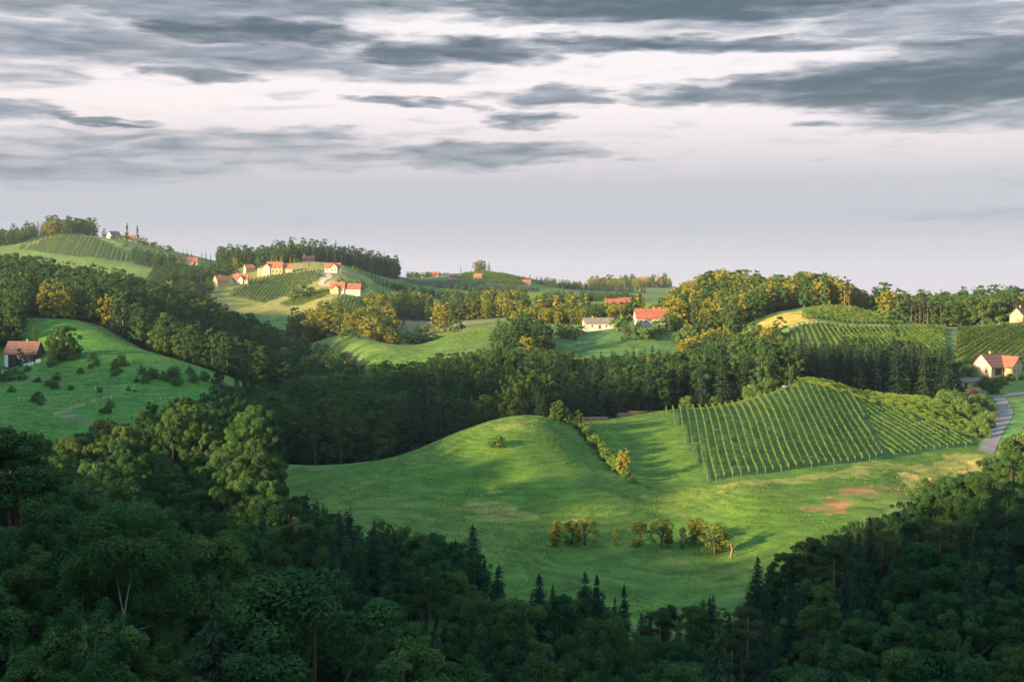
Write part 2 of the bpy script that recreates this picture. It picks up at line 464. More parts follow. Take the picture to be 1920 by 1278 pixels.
def spruce(seed, lod, H=22.0, W=3.3, base=0.06):
    rng = np.random.default_rng(seed)
    cr = Soup(); tr = Soup()
    wh = {0: 34, 1: 24, 2: 15}[lod]; nb = {0: 11, 1: 9, 2: 7}[lod]; nk = {0: 30, 1: 12, 2: 5}[lod]
    sz = {0: 0.24, 1: 0.42, 2: 0.72}[lod]
    P = []; NN = []; AL = []; S = []; T = []
    for i in range(wh):
        t = (i + rng.uniform(-.3, .3)) / wh; t = min(max(t, 0), 0.99)
        z = H * (base + (1 - base) * t ** 0.95)
        L = W * (1 - t) ** 0.85 * rng.uniform(0.78, 1.15) + 0.15
        off = rng.uniform(0, 6.28)
        for j in range(nb):
            if t > 0.85 and j % 2: continue
            a = off + 6.283 * j / nb + rng.normal() * 0.16
            l = L * rng.uniform(0.65, 1.12); d = np.array([math.cos(a), math.sin(a), 0])
            side = np.array([-d[1], d[0], 0]); tt = rng.uniform(0.3, 0.7)
            for k in range(nk):
                f = (k + rng.uniform(0.3, 1.0)) / nk
                drop = -0.30 * l * f + 0.17 * l * f * f + (0.25 * (1 - f))
                w = (1 - f * 0.75) * l * 0.32
                P.append(np.array([0, 0, z + drop + rng.normal() * 0.12]) + d * l * f + side * rng.uniform(-w, w))
                NN.append(np.array([0, 0, 1.0]) + d * 0.45 + rng.normal(size=3) * 0.35)
                AL.append(d + side * rng.uniform(-0.6, 0.6) + np.array([0, 0, -0.35])); S.append(sz * rng.uniform(0.7, 1.3) * (0.5 + 0.5 * min(1, l / W * 1.6)))
                T.append(tt + rng.normal() * 0.15 + 0.15 * (f - 0.5))
    P = np.array(P)
    v, q = cards(rng, P, np.array(NN), np.array(S), 0.34 if lod == 0 else 0.42, 0.1, np.array(AL))
    cr.add(v, q, 0, np.clip(T, 0, 1))
    v, q = cards(rng, np.array([[0, 0, H - 0.2], [0, 0, H - 0.3]]), np.array([[1, 0, 0.], [0, 1, 0]]), [0.6, 0.6], 0.18, 0, np.array([[0, 0, 1.], [0, 0, 1]])); cr.add(v, q, 0, 0.6)
    b = H * 0.011
    tr.tube([(0, 0, -1), (0, 0, H * 0.4), (0, 0, H * 0.97)], [b * 1.3, b * 0.8, b * 0.12], 6 if lod == 0 else 4)
    return cr, tr, (M['needles'], M['bark']), H, W


def pine(seed, lod, H=22.0, W=3.6):
    rng = np.random.default_rng(seed)
    cr = Soup(); tr = Soup(); C = []; R = []
    for i in range({0: 44, 1: 32, 2: 20}[lod]):
        t = rng.uniform(0, 1); a = rng.uniform(0, 6.283)
        rad = W * math.sqrt(max(0.03, 1 - (1.7 * t - 0.7) ** 2)) * rng.uniform(0.35, 1.0)
        C.append((rad * math.cos(a), rad * math.sin(a), H * (0.52 + 0.46 * t))); R.append(rng.uniform(0.7, 1.25))
    C = np.array(C)
    clump_crown(rng, cr, C, R, {0: 420, 1: 130, 2: 44}[lod], {0: 0.15, 1: 0.27, 2: 0.46}[lod], 0.65, 0.3, 0.7)
    b = H * (0.010 if lod == 0 else 0.0075); lx = rng.normal() * 0.5
    tr.tube([(0, 0, -1), (lx * .3, 0.1, H * 0.3), (lx * .6, 0, H * 0.6), (lx, 0, H * 0.93)], [b * 1.3, b, b * 0.75, b * 0.2], 7 if lod == 0 else 5)
    for i in range(0, len(C), 5):
        z0 = C[i][2] - rng.uniform(0.4, 1.6); tr.tube([(lx * z0 / H, 0, z0), C[i]], [b * 0.22, b * 0.06], 4)
    for k in range(2 if lod == 0 else 0):    # dead stubs under the crown
        z0 = H * rng.uniform(0.35, 0.58); a = rng.uniform(0, 6.28)
        tr.tube([(lx * z0 / H, 0, z0), (lx * z0 / H + 0.7 * math.cos(a), 0.7 * math.sin(a), z0 - 0.2)], [0.03, 0.01], 4)
    return cr, tr, (M['pine'], M['red_bark']), H, W


def poplar(seed, lod, H=18.0, W=2.2, leaf='golden'):
    rng = np.random.default_rng(seed)
    cr = Soup(); tr = Soup(); C = []; R = []
    for i in range(34):
        t = rng.uniform(0.03, 1); a = rng.uniform(0, 6.283)
        rad = W * (min(1, t / 0.2) ** 0.7) * (1.05 - t) ** 0.5 * rng.uniform(0.2, 0.85)
        C.append((rad * math.cos(a), rad * math.sin(a), H * (0.07 + 0.88 * t))); R.append(W * rng.uniform(0.3, 0.5) * (1.1 - 0.6 * t))
    clump_crown(rng, cr, np.array(C), R, 40 if lod == 1 else 24, 0.42 if lod == 1 else 0.6, 1.5)
    tr.tube([(0, 0, -1), (0, 0, H * 0.5), (0, 0, H * 0.9)], [0.35, 0.2, 0.04], 5)
    return cr, tr, (M[leaf], M['bark']), H, W


def bush(seed, lod, H=3.0, W=1.9, leaf='shrub'):
    rng = np.random.default_rng(seed)
    cr = Soup(); tr = Soup(); C = []; R = []
    for i in range(22 if lod < 2 else 12):
        t = rng.uniform(0, 1); a = rng.uniform(0, 6.283)
        rad = W * math.sqrt(max(0.05, 1 - (1.2 * t - 0.25) ** 2)) * math.sqrt(rng.uniform(0.05, 1)) * 0.85
        C.append((rad * math.cos(a), rad * math.sin(a) * 0.9, H * (0.1 + 0.76 * t))); R.append(W * rng.uniform(0.22, 0.4))
    clump_crown(rng, cr, np.array(C), R, {0: 240, 1: 130, 2: 50}[lod], {0: 0.13, 1: 0.18, 2: 0.32}[lod], 0.95)
    for i in range(5):
        tr.tube([(rng.normal() * 0.1, rng.normal() * 0.1, -0.4), C[i]], [0.06, 0.02], 4)
    return cr, tr, (M[leaf], M['bark']), H, W


def fruit(seed, lod, H=5.4, W=2.0):
    rng = np.random.default_rng(seed)
    cr = Soup(); tr = Soup(); C = []; R = []
    for i in range(26):
        t = rng.uniform(0, 1); a = rng.uniform(0, 6.283)
        rad = W * math.sqrt(max(0.08, 1 - (1.6 * t - 0.7) ** 2)) * math.sqrt(rng.uniform(0.08, 1)) * 0.85
        C.append((rad * math.cos(a), rad * math.sin(a), H * (0.08 + 0.84 * t))); R.append(W * rng.uniform(0.2, 0.36))
    clump_crown(rng, cr, np.array(C), R, 190, 0.15, 0.95)
    lx = rng.normal() * 0.2
    tr.tube([(0, 0, -0.5), (lx, 0.05, H * 0.22), (lx * 1.5, 0, H * 0.45), (lx, 0, H * 0.75)], [0.2, 0.14, 0.1, 0.03], 6)
    for i in range(7):
        tr.tube([(lx, 0, H * rng.uniform(0.2, 0.4)), C[i]], [0.08, 0.03], 4)
    return cr, tr, (M['fruit'], M['bark']), H, W


PROTO = {}      # (kind, variant, lod) -> dict of meshes and raw soups


def proto(kind, var, lod):
    key = (kind, var, lod)
    if key in PROTO: return PROTO[key]
    s = 1000 + hash_s(kind) + var * 13
    if kind == 'broadleaf_tree':
        p = [dict(H=21, W=5.2, shape='round'), dict(H=23, W=4.4, shape='tall'), dict(H=18.5, W=5.6, shape='dome', base=0.05), dict(H=17.5, W=4.7, shape='round', leaf='golden'), dict(H=20, W=6.4, shape='dome', base=0.14, loose=0.72), dict(H=24, W=4.6, shape='round', base=0.1, loose=0.85), dict(H=13, W=5.6, shape='round', base=0.03)][var]
        cr, tr, ms, H, W = broadleaf(s, lod, **p)
    elif kind == 'spruce_tree':
        p = [dict(H=22, W=4.5), dict(H=19, W=4.3), dict(H=20, W=5.2, base=0.08)][var]; cr, tr, ms, H, W = spruce(s, lod, **p)
    elif kind == 'pine_tree': cr, tr, ms, H, W = pine(s, lod, H=22 + var * 2, W=3.7 - 0.4 * var)
    elif kind == 'poplar_tree': cr, tr, ms, H, W = poplar(s, max(lod, 1), leaf='golden' if var == 0 else 'broadleaf')
    elif kind == 'fruit_tree': cr, tr, ms, H, W = fruit(s, lod, H=5.4 + 0.4 * var, W=2.0 + 0.25 * var)
    else: cr, tr, ms, H, W = bush(s, lod, H=3.0 + 0.5 * var, W=1.9 + 0.3 * var)
    nm = f'{kind}_{var}_{lod}'
    v, q, m, t, sm = cr.cat(); v2, q2, m2, t2, sm2 = tr.cat()
    both = (np.concatenate([v, v2]), np.concatenate([q, np.where(q2 < 0, -1, q2 + len(v))]), np.concatenate([m, m2 + 1]), np.concatenate([t, t2]), np.concatenate([sm, sm2]))
    PROTO[key] = d = dict(crown=np_mesh(nm + '_crown', v, q, [ms[0]], m, t, sm), trunk=np_mesh(nm + '_trunk', v2, q2, [ms[1]], m2, t2, sm2),
                          both=np_mesh(nm, both[0], both[1], list(ms), both[2], both[3], both[4]), raw=both, mats=ms, H=H, W=W)
    return d


def hash_s(s): return sum(ord(c) * (i + 3) for i, c in enumerate(s)) % 997


NVAR = {'broadleaf_tree': 7, 'spruce_tree': 3, 'pine_tree': 2, 'poplar_tree': 2, 'fruit_tree': 2, 'shrub': 3}


# ------------------------------------------------------------------ fields: (polygon of (column, metres ahead), albedo)
GRASS = (0.095, 0.155, 0.032)
P_MEADOW = [(470, 340), (510, 356), (600, 362), (700, 368), (850, 376), (970, 382), (1060, 420), (1060, 440), (1240, 445), (1500, 455), (1860, 400), (1890, 392), (1750, 335), (1560, 280), (1440, 240), (1150, 222), (880, 240), (640, 270), (520, 300)]
P_LEFT = [(-250, 700), (-60, 680), (115, 692), (200, 665), (300, 622), (400, 572), (400, 540), (340, 480), (240, 430), (100, 420), (-250, 420)]
P_VINE_A = [(1243, 436), (1330, 337), (1450, 346), (1600, 362), (1740, 385), (1842, 402), (1700, 432), (1545, 444), (1500, 449), (1370, 444)]
P_ROWS_STEEP = [(1243, 436), (1330, 337), (1450, 346), (1600, 362), (1658, 370), (1607, 438), (1545, 444), (1500, 449), (1370, 444)]
P_ROWS_SLANT = [(1663, 371), (1740, 385), (1842, 402), (1700, 431), (1614, 437)]
P_VINE_B = [(1503, 448), (1545, 446), (1700, 434), (1838, 404), (1832, 428), (1770, 468), (1640, 474), (1500, 464)]
P_VINE_C = [(1470, 662), (1482, 676), (1600, 679), (1772, 690), (1775, 580), (1700, 575), (1560, 588), (1500, 620)]
P_VINE_D = [(1500, 690), (1508, 722), (1545, 738), (1600, 738), (1650, 726), (1700, 694), (1600, 688)]
P_VINE_E = [(1794, 575), (1796, 690), (1850, 694), (1990, 700), (2080, 690), (2080, 572), (1900, 575)]
P_YELLOW = [(1398, 690), (1410, 712), (1460, 722), (1500, 730), (1510, 700), (1535, 686), (1480, 684)]
P_SADDLE = [(645, 780), (700, 762), (740, 756), (830, 776), (915, 798), (925, 735), (860, 690), (760, 660), (690, 680)]
P_FARMLAWN = [(1060, 735), (1260, 745), (1270, 690), (1200, 650), (1090, 660)]
P_ROADSIDE = [(1866, 500), (1862, 440), (1868, 400), (2100, 390), (2100, 500)]
P_VINE_H = [(430, 1080), (470, 1165), (515, 1192), (600, 1192), (610, 1160), (560, 1100), (490, 1050)]
P_VINE_I = [(520, 1040), (600, 1085), (628, 1070), (612, 1035), (560, 1010)]
P_VINE_J = [(590, 960), (640, 1035), (690, 1040), (690, 985), (640, 965)]
P_HOUSEHILL = [(400, 1020), (390, 1180), (450, 1260), (520, 1290), (640, 1290), (700, 1230), (700, 1000), (640, 930), (560, 960), (470, 1010)]
P_VINE_K = [(35, 1480), (75, 1640), (120, 1595), (160, 1590), (280, 1290), (220, 1290), (140, 1340)]
P_VINE_L = [(200, 1600), (270, 1550), (330, 1480), (380, 1330), (300, 1300), (230, 1500)]
P_VINE_M = [(660, 1240), (660, 1340), (760, 1320), (770, 1210)]
P_VINE_N = [(855, 1500), (872, 1580), (903, 1598), (960, 1600), (1000, 1560), (960, 1440), (890, 1440)]
P_VINE_O = [(725, 1130), (740, 1240), (830, 1260), (830, 1180)]
P_VINE_P = [(930, 1210), (940, 1300), (1070, 1340), (1080, 1220)]
P_BROWN = [(745, 980), (750, 880), (830, 900), (905, 860), (925, 930), (800, 1010)]
FIELDS = [
    (P_MEADOW, (0.070, 0.138, 0.018)), (P_LEFT, (0.062, 0.165, 0.021)), (P_SADDLE, (0.075, 0.145, 0.028)), (P_FARMLAWN, (0.06, 0.13, 0.035)),
    (P_ROADSIDE, (0.075, 0.165, 0.04)), (P_VINE_A, (0.060, 0.130, 0.032)), (P_VINE_B, (0.060, 0.120, 0.032)), (P_VINE_C, (0.085, 0.110, 0.032)),
    (P_VINE_D, (0.085, 0.115, 0.032)), (P_VINE_E, (0.10, 0.115, 0.035)), (P_YELLOW, (0.36, 0.25, 0.060)), (P_HOUSEHILL, (0.21, 0.20, 0.055)),
    (P_VINE_H, (0.13, 0.14, 0.05)), (P_VINE_I, (0.10, 0.13, 0.045)), (P_VINE_J, (0.15, 0.16, 0.05)), (P_VINE_K, (0.08, 0.11, 0.04)), (P_VINE_L, (0.09, 0.13, 0.045)), (P_BROWN, (0.17, 0.145, 0.075)),
    # mown strip under the near vineyard, worn earth in the corner of the meadow, tracks
    ([(1335, 331), (1450, 340), (1600, 355), (1750, 378), (1880, 398), (1885, 388), (1750, 366), (1600, 343), (1450, 329), (1335, 322)], (0.21, 0.205, 0.05), 0.66),
    ([(1515, 306), (1560, 318), (1605, 310), (1590, 303), (1550, 297)], (0.27, 0.125, 0.06), 0.60), ([(1560, 330), (1640, 334), (1690, 322), (1640, 312), (1590, 316)], (0.25, 0.125, 0.06), 0.60),
    ([(1640, 342), (1700, 346), (1715, 334), (1660, 330)], (0.24, 0.135, 0.06), 0.56),
    ([(1710, 355), (1850, 385), (1880, 380), (1780, 345), (1735, 338)], (0.38, 0.27, 0.075), 0.95),
    ([(1862, 470), (1872, 486), (1882, 470), (1876, 440), (1862, 425), (1856, 440)], (0.34, 0.22, 0.09)),
    ([(1836, 402), (1850, 410), (1862, 425), (1858, 404), (1850, 398)], (0.30, 0.24, 0.11)),
    ([(1776, 585), (1778, 688), (1790, 690), (1791, 580)], (0.09, 0.13, 0.045)),
    ([(598, 1140), (604, 1175), (622, 1172), (606, 1150), (632, 1108), (624, 1100)], (0.38, 0.31, 0.20)),
    ([(560, 1052), (600, 1092), (640, 1070), (655, 1060), (600, 1080)], (0.30, 0.25, 0.10)),
    ([(1185, 336), (1260, 312), (1262, 309), (1186, 332)], (0.15, 0.14, 0.05), 0.5),
    ([(820, 306), (900, 318), (1000, 312), (1040, 300), (980, 292), (880, 294)], (0.215, 0.205, 0.042), 0.5), ([(1090, 300), (1140, 308), (1170, 300), (1120, 294)], (0.2, 0.2, 0.045), 0.48),  # first patch: sunlit gold on the meadow painted into the grass colour
    ([(940, 372), (1000, 376), (1030, 370), (990, 360), (950, 362)], (0.18, 0.2, 0.04), 0.5), ([(1040, 346), (1062, 350), (1070, 344), (1050, 340)], (0.27, 0.21, 0.10), 0.45), ([(700, 346), (760, 350), (780, 340), (720, 336)], (0.17, 0.18, 0.045), 0.42),
    ([(985, 276), (1040, 278), (1300, 278), (1300, 273), (1040, 271)], (0.20, 0.18, 0.07), 0.36),
    ([(100, 492), (160, 512), (200, 518), (200, 514), (160, 507), (102, 488)], (0.22, 0.21, 0.09)),
    ([(130, 500), (215, 470), (205, 462), (120, 490)], (0.13, 0.14, 0.055)),
    ([(120, 1596), (145, 1612), (90, 1560), (48, 1475), (40, 1480), (80, 1575)], (0.30, 0.26, 0.12)),
    ([(145, 1600), (175, 1560), (240, 1440), (250, 1445), (185, 1575), (150, 1612)], (0.24, 0.24, 0.09)),
]
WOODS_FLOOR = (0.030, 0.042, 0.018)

# woods: name, polygon, spacing, {kind: share}, height factor range
WOODS = [
    ('foreground wood', [(-180, 88), (2100, 88), (2100, 290), (1900, 312), (1790, 325), (1720, 306), (1640, 288), (1560, 266), (1440, 238), (1390, 219), (1150, 212), (1000, 222), (890, 238), (760, 252), (640, 272), (540, 296), (480, 312), (500, 336), (470, 352), (400, 362), (330, 352), (250, 338), (180, 320), (110, 310), (0, 318), (-180, 326)], 5.9, None, (0.66, 1.14)),
    ('valley wood', [(430, 396), (520, 388), (700, 392), (850, 398), (960, 402), (1040, 408), (1058, 436), (1235, 452), (1480, 466), (1480, 560), (1440, 640), (1300, 650), (1200, 640), (1110, 600), (1010, 640), (930, 650), (850, 610), (760, 600), (690, 600), (600, 610), (480, 560), (400, 560), (405, 480)], 6.8, None, (0.6, 1.04)),
    ('spruce wood', [(1484, 476), (1640, 486), (1785, 486), (1800, 530), (1700, 550), (1500, 560)], 5.0, {'spruce_tree': .9, 'broadleaf_tree': .1}, (0.75, 0.98)),
    ('left hill wood', [(-180, 730), (30, 702), (115, 706), (200, 684), (300, 636), (392, 598), (470, 600), (600, 622), (690, 640), (712, 680), (650, 750), (480, 825), (330, 872), (200, 925), (0, 932), (-180, 940)], 7.6, {'broadleaf_tree': .8, 'spruce_tree': .2}, (0.65, 1.0)),
    ('meadow corner wood', [(-180, 600), (35, 632), (42, 655), (20, 690), (-180, 720)], 7.5, {'broadleaf_tree': 1}, (0.6, 0.85)),
    ('far left hilltop', [(72, 1650), (80, 1690), (175, 1690), (178, 1620), (120, 1612)], 8.5, {'broadleaf_tree': .75, 'spruce_tree': .25}, (0.75, 1.15)),
    ('far left hilltop', [(-180, 1600), (-60, 1560), (40, 1530), (72, 1640), (70, 1720), (-180, 1740)], 10, {'broadleaf_tree': .7, 'spruce_tree': .3}, (0.6, 0.9)),
    ('wooded crest', [(408, 1340), (440, 1330), (520, 1290), (600, 1300), (690, 1360), (750, 1420), (752, 1520), (640, 1500), (480, 1460), (408, 1450)], 9.5, {'broadleaf_tree': .5, 'spruce_tree': .5}, (0.7, 1.05)),
    ('hollow wood', [(270, 1060), (300, 1180), (360, 1240), (440, 1250), (400, 1130), (390, 1020), (330, 1000)], 11, {'broadleaf_tree': .9, 'spruce_tree': .1}, (0.5, 0.8)),
    ('hollow wood', [(255, 1330), (330, 1300), (345, 1240), (290, 1230), (250, 1270)], 11, {'broadleaf_tree': 1}, (0.45, 0.7)),
    ('golden wood', [(540, 880), (575, 930), (640, 940), (700, 950), (760, 940), (745, 850), (740, 800), (690, 805), (640, 810), (590, 830)], 10.5, {'broadleaf_tree': 1}, (0.6, 0.95)),
    ('golden wood', [(700, 950), (690, 1000), (760, 1120), (960, 1110), (1000, 1040), (930, 960), (830, 985), (760, 1000)], 11.5, {'broadleaf_tree': .95, 'spruce_tree': .05}, (0.55, 0.9)),
    ('slope copses', [(700, 1200), (690, 1230), (830, 1300), (940, 1340), (940, 1290), (840, 1260), (740, 1210)], 10, {'broadleaf_tree': .8, 'spruce_tree': .2}, (0.5, 0.8)),
    ('slope copses', [(760, 1400), (760, 1500), (860, 1480), (930, 1430), (1010, 1460), (1010, 1400), (900, 1360)], 10, {'broadleaf_tree': .7, 'spruce_tree': .3}, (0.5, 0.85)),
    ('ridge copses', [(765, 1585), (865, 1580), (868, 1640), (765, 1660)], 6.5, {'broadleaf_tree': .8, 'spruce_tree': .2}, (0.5, 0.85)),
    ('ridge copses', [(960, 1600), (1040, 1620), (1100, 1700), (1210, 1760), (1210, 1700), (1120, 1620), (1040, 1540), (1000, 1560)], 10, {'broadleaf_tree': .4, 'spruce_tree': .6}, (0.5, 0.85)),
    ('slope copses', [(1000, 1130), (1020, 1200), (1120, 1260), (1200, 1200), (1180, 1140), (1100, 1110)], 10, {'broadleaf_tree': .8, 'spruce_tree': .2}, (0.45, 0.8)),
    ('distant hill wood', [(1100, 2050), (1110, 2240), (1200, 2260), (1260, 2240), (1250, 2040)], 15, {'broadleaf_tree': .8, 'spruce_tree': .2}, (0.6, 0.95)),
    ('poplar hollow', [(985, 800), (960, 840), (960, 890), (1080, 900), (1180, 880), (1190, 820), (1130, 790), (1060, 780)], 8, {'broadleaf_tree': .9, 'spruce_tree': .1}, (0.5, 0.8)),
    ('poplar hollow', [(925, 672), (935, 720), (1000, 722), (1030, 700), (1020, 668), (980, 655)], 7.5, {'broadleaf_tree': .9, 'spruce_tree': .1}, (0.5, 0.8)),
    ('right hill wood', [(1190, 790), (1180, 900), (1240, 930), (1340, 985), (1430, 980), (1560, 900), (1640, 850), (1650, 815), (1600, 770), (1520, 757), (1440, 745), (1400, 722), (1390, 700), (1330, 720), (1260, 765)], 9.0, {'broadleaf_tree': .86, 'spruce_tree': .14}, (0.6, 1.0)),
    ('right hill wood', [(1280, 660), (1290, 715), (1380, 690), (1470, 665), (1465, 640), (1400, 650)], 7.2, {'broadleaf_tree': 1}, (0.45, 0.7)),
    ('far right wood', [(1645, 770), (1640, 905), (1720, 960), (2080, 960), (2080, 790), (1900, 775), (1860, 752), (1790, 742), (1700, 745)], 9.0, {'broadleaf_tree': .72, 'spruce_tree': .28}, (0.62, 0.95)),
]


def ground_colour(x, y):
    wob = 0.012
    yy = np.maximum(y, 1.0)
    w1 = fbm(x / 9, y / 9, 21, 3) * wob; w2 = fbm(x / 9, y / 9, 55, 3) * wob
    xx, y2 = x * (1 + 0.0) + w1 * yy * 0.35, y * (1 + w2)
    c = np.tile(np.array(GRASS), (len(x), 1))
    f = fbm(x / 60, y / 60, 5, 3)
    c *= (1 + 0.35 * f)[:, None]
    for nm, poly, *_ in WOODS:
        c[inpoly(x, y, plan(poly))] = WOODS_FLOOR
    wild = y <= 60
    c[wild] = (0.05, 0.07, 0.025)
    rag = vnoise(x / 2.2, y / 2.6, 91) * 0.55 + vnoise(x / 7.0, y / 7.0, 92) * 0.45
    xr = x + fbm(x / 11, y / 11, 31, 4) * 7; yr = y + fbm(x / 11, y / 11, 63, 4) * 9
    for fd in FIELDS:
        poly, colr = fd[:2]
        if len(fd) == 2: c[inpoly(xx, y2, plan(poly))] = colr
        else:
            m = inpoly(xr, yr, plan(poly)); a = (np.clip((fd[2] + 0.16 - rag) / 0.32, 0, 1) * m)[:, None]
            c = c * (1 - a) + np.array(colr) * a
    return c


def build_ground():
    a = math.radians(20.6)
    th = np.concatenate([np.linspace(-math.radians(150), -a, 80)[:-1], np.linspace(-a, a, 760), np.linspace(a, math.radians(150), 80)[1:]])
    lr = np.concatenate([np.linspace(math.log(8), math.log(200), 70)[:-1], np.linspace(math.log(200), math.log(760), 330)[:-1], np.linspace(math.log(760), math.log(2400), 150)[:-1], np.linspace(math.log(2400), math.log(9000), 40)])
    T, L = np.meshgrid(th, lr)
    R = np.exp(L)
    x = (R * np.sin(T)).ravel(); y = (R * np.cos(T)).ravel()
    z = ground(x, y)
    nt, nr = len(th), len(lr)
    i = np.arange(nt * nr).reshape(nr, nt)
    q = np.stack([i[:-1, :-1], i[:-1, 1:], i[1:, 1:], i[1:, :-1]], -1).reshape(-1, 4)
    me = np_mesh('ground', np.stack([x, y, z], -1), q, [M['ground']], smooth=True)
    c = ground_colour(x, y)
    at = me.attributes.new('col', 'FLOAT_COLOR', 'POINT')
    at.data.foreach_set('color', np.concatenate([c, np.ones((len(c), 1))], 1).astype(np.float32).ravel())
    tag(link('ground', me), 'rolling grass hills and wooded valleys', None, None, 'structure')
    return x, y, z


_gx, _gy, _gz = build_ground()
GROUND_LOW, GROUND_HIGH = float(_gz.min()), float(_gz.max())

# ------------------------------------------------------------------ camera, sun, sky
cam = bpy.data.objects.new('camera', bpy.data.cameras.new('camera')); COL.objects.link(cam)
cam.location = (0, 0, EYE); cam.rotation_euler = (math.pi / 2 - PITCH, 0, 0)
cam.data.sensor_width = 36; cam.data.lens = 36 * F / 1920; cam.data.clip_start = 0.5; cam.data.clip_end = 20000
SC.camera = cam
sun = bpy.data.objects.new('sun', bpy.data.lights.new('sun', 'SUN')); COL.objects.link(sun)
sun.data.energy = 5.0; sun.data.angle = math.radians(3.0); sun.data.color = (1.0, 0.72, 0.38)
sun.rotation_euler = SUN_DIR.to_track_quat('Z', 'Y').to_euler()

SKY_K = 0.245
# clouds as they hang in the sky: (column, row) of the centre, half sizes, weight, darkness
CLOUDS = [
    (300, 18, 620, 44, 1.0, 0.48), (1260, 16, 560, 38, 1.1, 0.85), (1760, 45, 330, 75, 0.75, 0.45), (700, 20, 300, 26, 0.8, 0.6),
    (480, 74, 265, 26, 0.95, 0.92), (120, 105, 360, 44, 0.85, 0.5), (470, 118, 420, 30, 0.8, 0.5), (700, 142, 260, 18, 0.5, 0.35),
    (850, 100, 240, 27, 0.95, 0.88), (1180, 88, 230, 17, 0.95, 0.85), (1420, 98, 240, 18, 0.95, 0.75), (1350, 56, 330, 26, 0.55, 0.3),
    (1760, 178, 470, 46, 1.2, 0.8), (1860, 125, 230, 46, 0.95, 0.75), (1340, 188, 190, 20, 0.9, 0.7), (1880, 238, 330, 26, 0.7, 0.45),
    (390, 152, 150, 13, 0.75, 0.75), (40, 165, 130, 24, 0.6, 0.4), (20, 228, 150, 20, 0.75, 0.5), (200, 238, 130, 7, 0.8, 0.7),
    (1050, 186, 120, 17, 0.8, 0.6), (800, 197, 140, 10, 0.9, 0.7), (905, 180, 90, 10, 0.6, 0.5), (960, 228, 110, 17, 0.8, 0.65),
    (560, 262, 190, 20, 0.7, 0.5), (900, 292, 260, 26, 0.9, 0.6), (330, 292, 520, 46, 0.6, 0.4), (90, 330, 360, 34, 0.62, 0.45),
    (1530, 245, 75, 9, 0.65, 0.6), (1800, 410, 230, 13, 0.4, 0.2),
]


